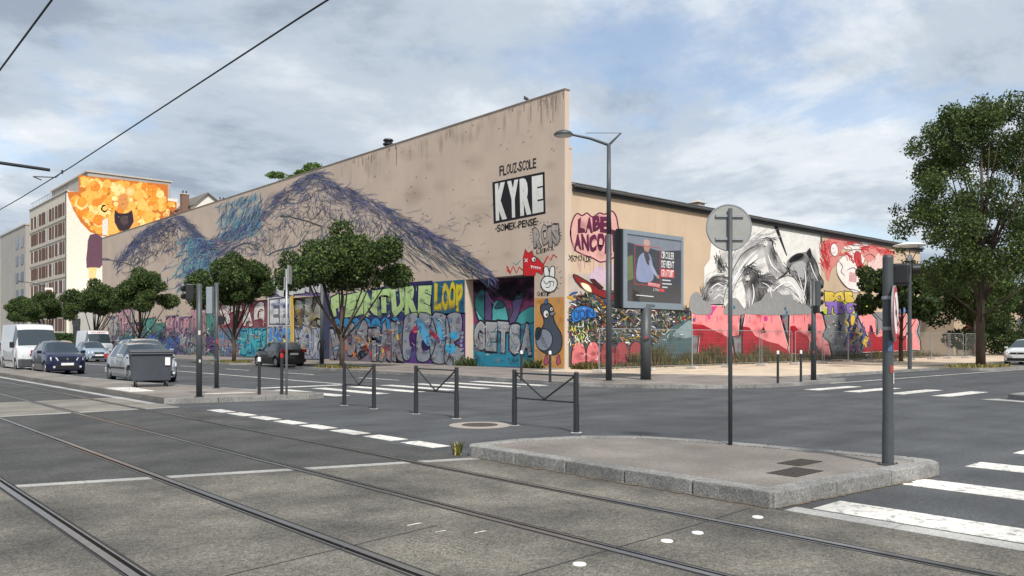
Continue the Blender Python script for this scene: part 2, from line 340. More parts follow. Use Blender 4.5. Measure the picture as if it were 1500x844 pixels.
# tramway: beds between the rails, rails with a real groove
tram = MB().b2(-9, 6.968, -160, 420, -0.19, -0.06).build('tramway', SEAL, kind='structure')
RX = [(1.78, 1), (3.22, -1), (4.72, 1), (6.12, -1)]
edges = [-9] + [e for x, _ in RX for e in (x - 0.085, x + 0.085)] + [6.968]
def lineA(x): return 10.87 - 0.34 * x
def zone(x0, x1, ya, yb, m):
    MB().prism([(x0, ya(x0)), (x1, ya(x1)), (x1, yb(x1)), (x0, yb(x0))], -0.06, 0).build('track_bed', m, tram)
for i in range(0, 10, 2):
    x0, x1 = edges[i], edges[i + 1]
    zone(x0, x1, lambda x: -60.0, lambda x: lineA(x) - 0.09, AGG)
    zone(x0, x1, lambda x: lineA(x) + 0.09, lambda x: 19.66, ASPH_OLD)
    zone(x0, x1, lambda x: 19.84, lambda x: 24.2, SMOOTHC)
    zone(x0, x1, lambda x: 24.2, lambda x: 300.0, ASPH_OLD)
    # granite slabs across the track
    n = max(1, round((x1 - x0) / 0.75))
    if x0 < -1: n = 12
    for k in range(n):
        a = x0 + (x1 - x0) * k / n + 0.004; b = x0 + (x1 - x0) * (k + 1) / n - 0.004
        for fy in (lineA, lambda x: 19.75):
            MB().prism([(a, fy(a) - .086), (b, fy(b) - .086), (b, fy(b) + .086), (a, fy(a) + .086)], -0.06, 0.003).build('granite_slab', SLAB, tram)
for x, s in RX:
    y0, y1 = -60, 300
    m = MB()
    m.b2(min(x - .055 * s, x + .004 * s), max(x - .055 * s, x + .004 * s), y0, y1, -.055, .003)
    m.b2(min(x + .042 * s, x + .058 * s), max(x + .042 * s, x + .058 * s), y0, y1, -.055, .001)
    r = m.build('rail', STEEL, tram, label='grooved steel tram rail')
    MB().b2(min(x + .004 * s, x + .042 * s), max(x + .004 * s, x + .042 * s), y0, y1, -.055, -.035).build('groove', GROOVE, r)
    m = MB(); m.b2(x - .085, x - .0585, y0, y1, -.055, -.002); m.b2(x + .0585, x + .085, y0, y1, -.055, -.002); m.build('joint_seal', SEAL, r)
# white edge strip and light slab row along the tramway
for k in range(60):
    ya = 21.2 + k * 2.0
    MB().b2(6.72, 6.93, ya, ya + 1.985, -0.05, 0.004).build('edge_slab', SLAB, tram)
for px, py in ((1110, 758), (1022, 781), (977, 793), (849, 827)):
    p = G(px, py); m = MB(); m.lathe([(0.05, 0), (0.047, 0.008), (0.025, 0.012), (0, 0.013)], (p.x, p.y, 0), 16); m.build('road_stud', mat('stud_white', srgb(225, 225, 220), 0.4), tram)
p = G(655, 795); m = MB(); m.lathe([(0.33, 0), (0.33, 0.004), (0, 0.004)], (p.x, p.y, 0), 28)
for k in range(-5, 6):
    w = math.sqrt(max(0, .31 ** 2 - (k * .055) ** 2)); m.b2(p.x + k * .055 - .012, p.x + k * .055 + .012, p.y - w, p.y + w, 0.002, 0.006)
m.build('manhole_cover', AGG, tram)
rm = random.Random(6)
for k in range(3):
    q = G(rm.uniform(560, 740), rm.uniform(768, 782)); w = rm.uniform(.02, .12); MB().prism([(q.x - w, q.y - .008), (q.x + w, q.y - .012), (q.x + w * .8, q.y + .01), (q.x - w * .7, q.y + .008)], .0005, .002).build('paint_mark', ROADPAINT, tram)

for (a_, b_) in (((760, 844), (1010, 772)), ((1010, 772), (1100, 744)), ((330, 844), (640, 770)), ((0, 640), (60, 636))):
    A_, B_ = G(*a_), G(*b_); d_ = (B_ - A_).normalized(); n_ = Vector((-d_.y, d_.x, 0)) * .008
    MB().prism([A_ + n_, A_ - n_, B_ - n_, B_ + n_], .0002, .0016).build('joint_line', SEAL, tram)
rc = random.Random(12)
for k in range(16):                                   # hairline cracks in the road
    x, y = rc.uniform(8, 20), rc.uniform(6, 24); a_ = rc.uniform(0, 3.14); pts_ = []
    for j in range(9): pts_.append((x, y)); a_ += rc.gauss(0, .35); x += math.cos(a_) * .28; y += math.sin(a_) * .28
    m = MB()
    for (xa, ya), (xb, yb) in zip(pts_, pts_[1:]): m.add([(xa, ya - .006, .0012), (xb, yb - .006, .0012), (xb, yb + .006, .0012), (xa, ya + .006, .0012)], [(0, 1, 2, 3)])
    m.build('crack', SEAL, road)
# painted markings on the road
def stripe(x0, x1, y0, y1, name='painted_stripe', z=0.004, sk=0.0):
    return MB().prism([(x0, y0), (x1, y0), (x1 + sk, y1), (x0 + sk, y1)], 0.0005, z).build(name, ROADPAINT, road)
for k in range(8): stripe(7.12, 7.45, 9.75 + k * 1.12, 9.75 + k * 1.12 + 0.84, 'give_way_dash')
for k in range(7): stripe(11.55 + 1.33 * k, 12.05 + 1.33 * k, 20.5, 24.4)
for x in (7.25, 9.2, 11.1, 12.9, 14.7, 16.5, 18.3): stripe(x, x + 0.55, -0.6, 3.85)
for y in (12.75, 11.45, 10.15, 8.85): stripe(24.4, 27.4, y, y + 0.5)
for y in (4.6, 3.3, 2.0, 0.7): stripe(24.4, 27.4, y, y + 0.5)
stripe(14.9, 15.03, 26, 150, 'lane_line'); stripe(11.6, 14.7, 25.4, 25.8, 'stop_line')
for k in range(16): stripe(18.0, 18.13, 27 + k * 7, 30 + k * 7, 'lane_line')
MB().prism([(28.5, 14.42), (56, 14.42), (56, 14.52), (28.5, 14.52)], 0.0005, .004).build('parking_line', ROADPAINT, road)
for k in range(9): MB().b2(6.975, 7.2, 4.0 - 1.0 * (k + 1), 4.0 - 1.0 * k - .012, 0, 0.005).build('granite_slab', SLAB, road)
p = G(703, 623); m = MB(); m.lathe([(0.58, 0), (0.575, 0.008), (0, 0.008)], (p.x, p.y, 0), 30); col = m.build('manhole_collar', mat('concrete_collar', srgb(150, 142, 134), 0.85), road)
m = MB(); m.lathe([(0.34, 0.008), (0.34, 0.013), (0, 0.013)], (p.x, p.y, 0), 24); m.build('manhole_cover', IRON, road)

# kerbed islands and pavements
def kerb_line(par, pts, closed, w=0.2, h=0.14, seg=1.0, name='kerb_stone', z0=-0.1, mtl=None):
    """separate kerb stones along a polyline, inner side to the left of travel"""
    n = len(pts)
    for i in range(n if closed else n - 1):
        a = Vector(pts[i]); b = Vector(pts[(i + 1) % n]); d = b - a; Ln = d.length
        if Ln < 0.02: continue
        d /= Ln; q = Vector((-d.y, d.x)); k = max(1, round(Ln / seg))
        for j in range(k):
            p0 = a + d * (Ln * j / k + 0.007); p1 = a + d * (Ln * (j + 1) / k - 0.007); hh = h + R.uniform(-.003, .003)
            MB().prism([p0 - q * .02, p1 - q * .02, p1 + q * w, p0 + q * w], z0, hh).build(name, mtl or GRAN, par, bevel=0.018 if Ln * 1.0 < 40 and a.length < 16 else 0)
def inset(pts, d):
    n = len(pts); out = []
    for i in range(n):
        p0, p1, p2 = Vector(pts[i - 1]), Vector(pts[i]), Vector(pts[(i + 1) % n]); a = (p1 - p0).normalized(); b = (p2 - p1).normalized()
        na, nb = Vector((-a.y, a.x)), Vector((-b.y, b.x)); k = (na + nb); k = k / max(0.3, k.dot(na) if k.length else 1)
        out.append(p1 + k * d)
    return out
isl = [(7.0, 4.12), (10.15, 3.82), (10.35, 3.95), (10.38, 4.25), (9.95, 6.9), (9.6, 7.85), (8.95, 8.5), (8.0, 8.85), (7.12, 8.85), (7.0, 8.7)]
island = MB().prism(inset(isl, 0.21), -0.1, 0.134).build('traffic_island', PAVE, kind='structure')
kerb_line(island, isl, True, 0.205, 0.15)
for (px, py, w, d) in ((1165, 691, .62, .36), (1172, 677, .55, .3)):
    p = G(px, py, .14); m = MB(); m.b2(p.x - w / 2, p.x + w / 2, p.y - d / 2, p.y + d / 2, .13, .137)
    for a in range(8):
        for b in range(5): m.b2(p.x - w / 2 + w * (a + .15) / 8, p.x - w / 2 + w * (a + .85) / 8, p.y - d / 2 + d * (b + .15) / 5, p.y - d / 2 + d * (b + .85) / 5, .137, .142)
    m.build('inspection_cover', IRON, island)
rg = random.Random(8); m = MB(); gd = random.Random(9)
for a_, b_ in ((Vector((6.97, 8.7)), Vector((6.97, 4.1))), (Vector((7.0, 4.09)), Vector((10.15, 3.79)))):
    d_ = (b_ - a_).normalized(); o_ = Vector((d_.y, -d_.x)); n_ = int((b_ - a_).length / .06); ws = [abs(rg.gauss(.02, .022)) + .006 for _ in range(n_ + 1)]
    for k in range(n_):
        p_, q_ = a_ + d_ * k * .06, a_ + d_ * (k + 1) * .06; e_, f_ = p_ + o_ * ws[k], q_ + o_ * ws[k + 1]
        m.add([(p_.x, p_.y, .006), (q_.x, q_.y, .006), (f_.x, f_.y, .0062), (e_.x, e_.y, .0062)], [(3, 2, 1, 0)])
m.build('gutter_dirt', mat('gutter_dirt', srgb(104, 92, 76), .95, 0, .3, 20), island, kind='stuff')
isf = [(7.0, 20.9), (8.2, 20.45), (10.5, 20.0), (11.0, 20.15), (11.2, 20.6), (11.0, 21.4), (10.4, 23.5), (9.75, 27), (9.1, 31), (8.8, 36), (8.8, 160), (7.0, 160)]
median = MB().prism(inset(isf, 0.2), -0.1, 0.112).build('tram_side_strip', PAVE, kind='structure')
kerb_line(median, isf[:6], False, 0.2, 0.125); kerb_line(median, isf[5:11], False, 0.2, 0.12, 2.5)
MB().prism([(7.3, 24.6), (8.0, 24.6), (8.1, 27.2), (7.3, 27.2)], .1125, .116).build('painted_patch', ROADPAINT, median)
MB().prism([(8.4, 22.2), (9.9, 21.9), (9.7, 22.25), (8.4, 22.5)], .1125, .116).build('painted_patch', ROADPAINT, median)
# far pavement with tree planters, parking bays between them
TREE_Y = [38.8, 53.0, 72.5, 86.0, 104.6, 119.0]
edge = [(400, 19.2), (54, 19.2), (53.4, 18.2), (53.2, 15.2), (52.6, 14.75), (46.6, 14.75), (46, 15.3), (45.8, 17.2), (31.6, 17.0), (30.6, 16.4), (30.3, 14.75), (29.6, 14.5), (25.3, 14.45), (24.0, 14.8), (22.4, 15.6), (21.1, 17.2), (20.45, 19.4), (20.6, 22), (21, 26), (21, 41.6), (21.3, 42.1), (23.4, 42.4)]
for y in TREE_Y[1:]: edge += [(23.4, y - 3.0), (21.3, y - 2.8), (21.0, y - 2.4), (21.0, y + 2.4), (21.3, y + 2.8), (23.4, y + 3.0)]
edge += [(23.4, 230)]
far_pts = edge + [(29.1, 230), (29.1, 29.0), (400, 29.0)]
# orientation: make counter-clockwise for the prism helper and kerbs to the inner side
pv = MB().prism([(p[0], p[1]) for p in far_pts], -0.1, 0.11).build('pavement', PAVE, kind='structure')
kerb_line(pv, edge[::-1], False, 0.16, 0.12, 2.0, z0=-0.05)
MB().prism([(27.0, 28.9), (27.0, 25.4), (29.0, 21.0), (29.9, 17.3), (31.9, 17.35), (45.6, 17.5), (46.2, 19.6), (54, 19.6), (200, 19.6), (200, 28.9)], 0.111, 0.116).build('sand_path', SAND, pv)
isr = [(24.2, 6.7), (24.8, 6.2), (40, 6.0), (40, 7.6), (24.8, 7.5)]
med2 = MB().prism(inset(isr, 0.2), -.1, .112).build('traffic_island', PAVE, kind='structure'); kerb_line(med2, isr, True, .2, .125)
m = MB().prism([(23.5, 6.2), (24.3, 5.7), (24.6, 6.1), (24.0, 6.8), (24.5, 7.7), (23.9, 7.9)], 0, .005); m.build('concrete_apron', SLAB, road)
def tuft_mesh(rad_, n, h, rnd, cols, lean=0.5):
    m = MB()
    for _ in range(n):
        a = rnd.uniform(0, 6.283); r = rad_ * math.sqrt(rnd.random()); x, y = r * math.cos(a), r * math.sin(a); hh = h * rnd.uniform(.5, 1.1); w = 0.012 + hh * .02
        b = rnd.uniform(0, 6.283); lx, ly = lean * hh * math.cos(b), lean * hh * math.sin(b); c = rnd.choice(cols); k = rnd.uniform(.7, 1.25); c = tuple(q * k for q in c)
        px_, py_ = -math.sin(b) * w, math.cos(b) * w
        m.add([(x - px_, y - py_, 0), (x + px_, y + py_, 0), (x + lx * .5 + px_ * .6, y + ly * .5 + py_ * .6, hh * .65), (x + lx * .5 - px_ * .6, y + ly * .5 - py_ * .6, hh * .65), (x + lx, y + ly, hh)], [(0, 1, 2, 3), (3, 2, 4)], c)
    return m
DRY = [srgb(190, 170, 110), srgb(160, 145, 90), srgb(120, 120, 60)]; GREEN = [srgb(80, 95, 45), srgb(100, 110, 55), srgb(70, 80, 40)]
for y in TREE_Y:
    m = MB().prism([(21.25, y - 2.3), (23.2, y - 2.3), (23.2, y + 2.3), (21.25, y + 2.3)], .111, .118); pl = m.build('planter_soil', mat('soil', srgb(120, 105, 82), 0.95, 0, .25, 5), pv)
    tm = tuft_mesh(1.2, 700, .16, R, DRY + GREEN); o = tm.build('dry_grass', LEAF, pl, kind='stuff'); o.location = (22.2, y, .118); o.scale = (0.85, 1.8, 1)
m = MB().prism([(46.4, 15.1), (52.8, 15.1), (52.9, 18), (46.2, 18)], .117, .122); pl = m.build('planter_soil', MATS['soil'], pv)
o = tuft_mesh(1.3, 900, .18, R, DRY + GREEN).build('dry_grass', LEAF, pl, kind='stuff'); o.location = (49.5, 16.5, .122); o.scale = (2.4, 1, 1)
o = tuft_mesh(.06, 45, .2, R, DRY + GREEN).build('grass_tuft', LEAF, kind='stuff', label='dry grass tuft at the kerb end of the island', cat='grass'); o.location = (6.95, 8.95, 0)
# ------------------------------------------------------------ warehouse with painted walls
FX, FY = 29.25, 28.8; TOP = 14.22; YEND = 109.5; XEND = 72.7; EAVE = 9.45
WALL = mat('facade_render', srgb(194, 176, 160), 0.9, 0, 0.10, 0.35, 0.15, 14, streak=0.05)
WALL2 = mat('side_render', srgb(194, 172, 148), 0.9, 0, 0.08, 0.6, 0.15, 14, streak=0.07)
ROOFM = mat('fibre_cement', srgb(88, 84, 80), 0.9, 0, 0.25, 3, 0.3, 20)
DARK = mat('dark_metal', srgb(40, 42, 45), 0.55, 0.3, 0.15, 8)
wh = empty('warehouse', (FX, FY, 0.11), label='long beige warehouse covered in murals and graffiti on both street sides', cat='warehouse')
def P_(o): o.parent = wh; o.matrix_parent_inverse = Matrix.Translation((-FX, -FY, -0.11)); return o
def WB(m, name, mt, **k): return P_(m.build(name, mt, **k))
fl = lambda px: atX(px, 498, FX).y
holes = [(fl(783), fl(682), 5.08), (fl(474), fl(427), 4.85), (fl(392), fl(318), 4.9)]
m = MB(); y = FY
for a, b, zt in holes:
    m.b2(FX, FX + .3, y, a, .1, 6.0); m.b2(FX, FX + .3, a, b, zt, 6.0); y = b
m.b2(FX, FX + .3, y, YEND, .1, 6.0); m.b2(FX, FX + .3, FY, YEND, 6.0, TOP)
WB(m, 'street_wall', WALL)
m = MB(); m.b2(FX - .03, FX + .34, FY - .03, YEND, TOP + .001, TOP + .07); WB(m, 'parapet_coping', mat('coping', srgb(132, 122, 112), .9, 0, .2, 2, streak=.2))
m = MB(); m.b2(FX + .302, FX + .5, FY + .005, FY + .4, .1, 11.3); m.b2(FX + .302, FX + .53, FY - .02, FY + .43, 11.3, 11.42); WB(m, 'corner_pier', WALL)
m = MB(); m.b2(FX + .502, XEND, FY, FY + .3, .1, EAVE); m.b2(XEND - .3, XEND, FY + .3, YEND, .1, EAVE); m.b2(FX + .3, XEND, YEND - .3, YEND - .001, .1, EAVE); WB(m, 'side_wall', WALL2)
# roof: corrugated sheets on a low pitch, each sheet its own piece along the eave
m = MB(); ym = (FY + YEND) / 2
m.add([(FX + .5, FY - .25, EAVE + .02), (XEND + .2, FY - .25, EAVE + .02), (XEND + .2, FY + 9, EAVE + 2.4), (FX + .5, FY + 9, EAVE + 2.4), (FX + .5, YEND, EAVE + .5), (XEND + .2, YEND, EAVE + .5)], [(0, 1, 2, 3), (3, 2, 5, 4)])
roof = WB(m, 'roof', ROOFM)
nx = 42; sw = (XEND + .2 - FX - .52) / nx; sheet = MB()
prof = [(sw * k / 12, .03 * (1 if k % 2 else -1)) for k in range(13)]
for k in range(12):
    (xa, za), (xb, zb) = prof[k], prof[k + 1]
    for d0, d1 in ((0, 1.6),):
        zz = 2.38 / 9.25
        sheet.add([(xa, -.28, .07 + za), (xb, -.28, .07 + zb), (xb, d1, .07 + zb + zz * (d1 + .28)), (xa, d1, .07 + za + zz * (d1 + .28)), (xa, -.28, .055 + za), (xb, -.28, .055 + zb)], [(0, 1, 2, 3), (4, 5, 1, 0)])
sme = sheet.mesh('roof_sheet'); sme.materials.append(ROOFM)
for k in range(nx):
    o = link('roof_sheet', sme, None, roof); o.location = (FX + .52 + k * sw, FY, EAVE + .015 + R.uniform(-.006, .012))
m = MB(); m.b2(FX + .51, XEND + .2, FY - .16, FY - .02, EAVE - .28, EAVE - .02); WB(m, 'fascia', DARK)
m = MB(); m.tube([(FX + .51, FY - .24, EAVE - .03), (XEND + .2, FY - .24, EAVE - .03)], .075, 10); WB(m, 'gutter', mat('zinc', srgb(96, 98, 100), .5, .6, .2, 4))
for px in (1202,):
    p = atY(px, 345, FY); m = MB(); m.tube([(p.x, FY - .2, EAVE - .05), (p.x, FY - .08, EAVE - .5), (p.x, FY - .08, EAVE - .9)], .05, 8); WB(m, 'downpipe', MATS['zinc'])
for px, zt in ((1022, .45), (569, 0)):
    if px == 1022:
        p = atY(px, 300, FY + 2.0); m = MB(); m.b2(p.x - .35, p.x + .35, FY + 1.7, FY + 2.3, EAVE + .5, EAVE + .85); m.add([(p.x - .5, FY + 1.6, EAVE + .86), (p.x + .5, FY + 1.6, EAVE + .86), (p.x + .5, FY + 2.4, EAVE + .86), (p.x - .5, FY + 2.4, EAVE + .86), (p.x, FY + 2, EAVE + 1.15)], [(0, 1, 4), (1, 2, 4), (2, 3, 4), (3, 0, 4), (3, 2, 1, 0)]); WB(m, 'roof_vent', mat('vent_pale', srgb(170, 165, 158), .8))
p = atX(569, 208, FX + 6)
m = MB(); m.cyl((p.x, p.y, EAVE + .9), (p.x, p.y, p.z - .25), .28, .28, 12); m.lathe([(.42, 0), (.42, .12), (.3, .14), (.3, .3), (.42, .32), (.36, .45), (0, .5)], (p.x, p.y, p.z - .25), 14); WB(m, 'chimney_cowl', DARK)
p = atX(771, 149, FX + .15); m = MB(); zb = TOP + .07
m.tube([(p.x, p.y - .18, zb + .12), (p.x, p.y - .05, zb + .16), (p.x, p.y + .08, zb + .22), (p.x, p.y + .12, zb + .32), (p.x, p.y + .17, zb + .33)], [.03, .08, .09, .05, .02], 8); m.cyl((p.x, p.y, zb), (p.x, p.y, zb + .12), .012)
m.build('pigeon', mat('bird_grey', srgb(70, 72, 78), .8), label='dark bird perched on the warehouse parapet', cat='bird')
# doors in the recesses
def ribbed(a, b, zt, depth, name, mt, vert=True, step=.22):
    m = MB(); x = FX + depth; n = int((b - a) / step) if vert else int((zt - .1) / step)
    for k in range(n):
        if vert: y0 = a + (b - a) * k / n; y1 = a + (b - a) * (k + 1) / n; m.b2(x, x + .04, y0 + .004, y1 - .004, .1, zt); m.b2(x - .008, x, y0 + .05, y1 - .05, .12, zt)
        else: z0 = .1 + (zt - .1) * k / n; z1 = .1 + (zt - .1) * (k + 1) / n; m.b2(x, x + .04, a, b, z0 + .004, z1 - .004)
    WB(m, name, mt)
STEELD = mat('door_steel', srgb(105, 98, 110), .6, .2, .15, 3); BROWN = mat('door_brown', srgb(112, 98, 82), .7, 0, .2, 4)
ribbed(*holes[0], .62, 'garage_door', STEELD)
a_, b_, z_ = holes[0]
m = MB(); m.b2(FX + .3005, FX + .75, a_ - .3, a_, .1, z_ + .3); m.b2(FX + .3005, FX + .75, b_, b_ + .3, .1, z_ + .3); m.b2(FX + .3005, FX + .75, a_, b_, z_, z_ + .3); WB(m, 'door_reveal', WALL)
ribbed(*holes[1], .22, 'gate', BROWN, True, .3); ribbed(*holes[2], .2, 'gate', STEELD, True, .3)

# ---- mural planes
DX = FX + .605
def ML(x, y, o): p = atX(x, y, FX); p.x -= o; return p
def MD(x, y, o): p = atX(x, y, DX); p.x -= o; return p
def MR(x, y, o): p = atY(x, y, FY); p.y -= o; return p
def zl(px, z): return HZ - (z - CH) * F * (ray(px, 0)[0]) / FX          # pixel row of height z on the street wall
def zr(px, z): return HZ - (z - CH) * F * (ray(px, 0)[1]) / FY
K = (0.012, 0.012, 0.014); W_ = srgb(226, 226, 222); GREY = srgb(128, 130, 134); NAVY = srgb(34, 40, 78)
def put(mu, name, label): return P_(mu.build(name, None, label=label))

def fuzz(mu, x0, x1, y0, y1, n, pal, rnd, lv=6, hz=30):
    for _ in range(hz): mu.haze(rnd.uniform(x0 + 3, x1 - 3), rnd.uniform(y0 + 3, y1 - 3), rnd.uniform(2.5, 8), rnd.uniform(2.5, 8), rnd.choice(pal), rnd.uniform(.2, .5), lv - .4)
    for _ in range(n):
        x = rnd.uniform(x0 + 2, x1 - 2); y = rnd.uniform(y0 + 2, y1 - 2); a = rnd.uniform(0, 6.28); pts = []
        for k in range(6):
            pts.append((min(x1, max(x0, x)), min(y1, max(y0, y)))); a += rnd.gauss(.3, .7); x += math.cos(a) * 1.5; y += math.sin(a) * 1.5
        mu.stroke(pts, rnd.uniform(.35, 1.0), rnd.choice(pal + [K, W_]), lv + rnd.random())
    for _ in range(n // 3):
        x = rnd.uniform(x0 + 1, x1 - 1); y = rnd.uniform(y0, y1 - 6); mu.stroke([(x, y), (x, y + rnd.uniform(2, 6))], .35, rnd.choice(pal), lv, True)
# the great bird of loose blue strokes
mu = Mural(ML); rb = random.Random(5)
upper = spl([(168, 388), (195, 355), (225, 328), (258, 315), (285, 335), (300, 352), (330, 345), (365, 318), (400, 290), (435, 265), (463, 251), (490, 268), (520, 280), (560, 300), (600, 325), (640, 345), (680, 368), (722, 405)], 8)
def tang(P, i): a = Vector(P[max(0, i - 2)]); b = Vector(P[min(len(P) - 1, i + 2)]); return (b - a).normalized()
teal_ = [srgb(96, 150, 164), srgb(120, 165, 175), srgb(80, 110, 150)]
cols = [srgb(92, 95, 136), srgb(112, 113, 158), srgb(58, 63, 96), srgb(78, 86, 124), srgb(84, 106, 124), srgb(112, 112, 146), srgb(36, 38, 54)]
def wander(x, y, a, ln, n, jit, w, cc, lv, curl=0.0):
    pts = []; a0 = a
    for k in range(n): pts.append((x, y)); a += rb.gauss(curl, jit); x += math.cos(a) * ln / (n - 1); y += math.sin(a) * ln / (n - 1)
    if min(p[0] for p in pts) < 153 or max(p[0] for p in pts) > 732 or any(p[1] < zl(p[0], TOP) + 2 for p in pts): return
    mu.stroke(pts, w, cc, lv)
for _ in range(420):
    i = rb.randrange(len(upper)); x, y = upper[i]
    if x < 175 or x > 650: continue
    mu.haze(x, y + rb.uniform(3, 22) * (1 if 300 < x < 560 else .55), rb.uniform(5, 11), rb.uniform(3, 7), rb.choice([srgb(104, 104, 142), srgb(88, 96, 132), srgb(110, 130, 146)]), .22, rb.random() * .8, math.atan2(tang(upper, i).y, tang(upper, i).x))
for _ in range(150): mu.haze(rb.gauss(292, 14), rb.uniform(350, 425), rb.uniform(4, 9), rb.uniform(4, 9), rb.choice(teal_), .28, rb.random() * .8)
for _ in range(60): mu.haze(rb.uniform(326, 380), rb.uniform(290, 345), rb.uniform(5, 9), rb.uniform(4, 8), rb.choice(teal_), .2, rb.random() * .8)
for _ in range(1200):                             # dense upper band, long flowing lines
    i = rb.randrange(len(upper)); x, y = upper[i]; t = tang(upper, i); d = rb.expovariate(1.0)
    th = 8 if x < 300 else (13 if x < 560 else 6.5)
    wander(x + rb.uniform(-4, 4), y + d * th - 1, math.atan2(t.y, t.x) + rb.gauss(0, .16 + .08 * d), rb.uniform(9, 26) * (.7 if x < 300 else 1), 7, .16, rb.uniform(.3, .85), rb.choice(cols), 1 + rb.random() * 5)
for _ in range(700):                             # tangled middle
    i = rb.randrange(len(upper)); x, y = upper[i]
    if x > 640 or x < 190: continue
    off = rb.uniform(8, 52) * (1 if 330 < x < 560 else .5); t = tang(upper, i); f = off / 60
    wander(x + rb.uniform(-6, 6), y + off, math.atan2(t.y, t.x) * (1 - f) + f * 1.5 + rb.gauss(0, .5), rb.uniform(8, 20), 8, .5, rb.uniform(.35, .8), rb.choice(cols), 1 + rb.random() * 5)
for _ in range(430):                              # hanging fringe
    x = rb.uniform(318, 590); base = min(upper, key=lambda p: abs(p[0] - x))[1]; off = rb.uniform(34, 100) * (1 if 350 < x < 520 else .62)
    wander(x, base + off, 1.75 + rb.gauss(0, .3), rb.uniform(10, 26), 8, .28, rb.uniform(.3, .65), rb.choice([srgb(80, 100, 110), srgb(70, 74, 96), srgb(100, 126, 132), srgb(52, 56, 74)]), 1 + rb.random() * 5)
for _ in range(260):                              # inside of the small wing
    x = rb.uniform(190, 262); base = min(upper, key=lambda p: abs(p[0] - x))[1]
    wander(x, base + rb.uniform(8, 50), 2.0 + rb.gauss(0, .4), rb.uniform(8, 18), 7, .35, rb.uniform(.3, .6), rb.choice([srgb(92, 90, 100), srgb(70, 72, 92)]), 1 + rb.random() * 5)
for P0 in ([(386, 366), (392, 374), (404, 368), (420, 364), (436, 360), (446, 348), (452, 338)], [(452, 360), (470, 352), (486, 338)], [(330, 372), (345, 362), (362, 356), (380, 362)]): mu.stroke(P0, 1.5, srgb(46, 62, 92), 4, True, 4)
for _ in range(105):                              # trailing feathers towards the door
    s_ = rb.random(); wander(560 + 130 * s_, 318 + 66 * s_ + rb.uniform(-6, 46 - 22 * s_), .60 + rb.gauss(0, .09), rb.uniform(22, 60), 9, .05, rb.uniform(.45, 1.2), rb.choice([srgb(52, 78, 92), srgb(40, 46, 62), srgb(74, 96, 112), srgb(64, 66, 92)]), 1 + rb.random() * 5, .015)
for _ in range(40): wander(rb.uniform(560, 720), rb.uniform(300, 372), rb.gauss(-.1, .5), rb.uniform(8, 22), 7, .2, rb.uniform(.25, .5), rb.choice(cols), 2)
teal = [srgb(96, 150, 164), srgb(120, 165, 175), srgb(70, 120, 150), srgb(140, 170, 180), srgb(80, 100, 150)]
for _ in range(700):                              # teal wash patch and body
    if rb.random() < .45:
        x = rb.uniform(322, 386); y = rb.uniform(280, 345); 
        if y < 347 - (x - 320) * 1.05 - 60 + 40: pass
        a = 2.0 + rb.gauss(0, .2)
        if y < zl(x, TOP) + 4: continue
    else: x = rb.gauss(290, 16); y = rb.uniform(345, 425); a = 2.2 + rb.gauss(0, .5)
    cx, cy = x, y; pts = []
    for k in range(5): pts.append((cx, cy)); a += rb.gauss(0, .2); cx += math.cos(a) * 3; cy += math.sin(a) * 3
    mu.stroke(pts, rb.uniform(.6, 1.4), rb.choice(teal + [srgb(60, 70, 120)]), 1 + rb.random() * 5)
for _ in range(130):                              # paint chips on the bare wall
    x = rb.uniform(500, 815); y = rb.uniform(zl(x, TOP) + 8, 400); a = rb.uniform(0, 3.1); l = rb.uniform(.8, 3.5)
    if 715 < x < 805 and 225 < y < 345: continue
    mu.stroke([(x, y), (x + l * .5 * math.cos(a), y + l * .5 * math.sin(a)), (x + l * math.cos(a + .3), y + l * math.sin(a + .3))], rb.uniform(.6, 1.2), rb.choice([srgb(90, 80, 78), srgb(60, 55, 60), srgb(110, 150, 175), srgb(120, 104, 96)]), 1)
for _ in range(70): x = rb.uniform(200, 820); mu.haze(x, rb.uniform(zl(x, TOP) + 6, 400), rb.uniform(5, 26), rb.uniform(4, 18), rb.choice([srgb(150, 132, 118), srgb(204, 186, 170), srgb(160, 140, 126)]), .13, 0)
for _ in range(60): x = rb.uniform(500, 822); y0_ = zl(x, TOP); l_ = rb.uniform(5, 26); mu.haze(x, y0_ + l_ + 1.5, rb.uniform(1.2, 4), l_, srgb(134, 120, 110), .12, .2)
for _ in range(90):                               # grime running down from the coping
    x = rb.uniform(500, 826) if rb.random() < .7 else rb.uniform(780, 826); y = zl(x, TOP) + rb.uniform(1, 5); l = rb.expovariate(1 / 7)
    mu.stroke([(x, y), (x + .1, y + l * .5), (x, y + l)], rb.uniform(.6, 1.8), rb.choice([srgb(150, 132, 120), srgb(132, 117, 107), srgb(162, 144, 131)]), 0)
put(mu, 'mural', 'huge bird drawn in loose blue and violet strokes')
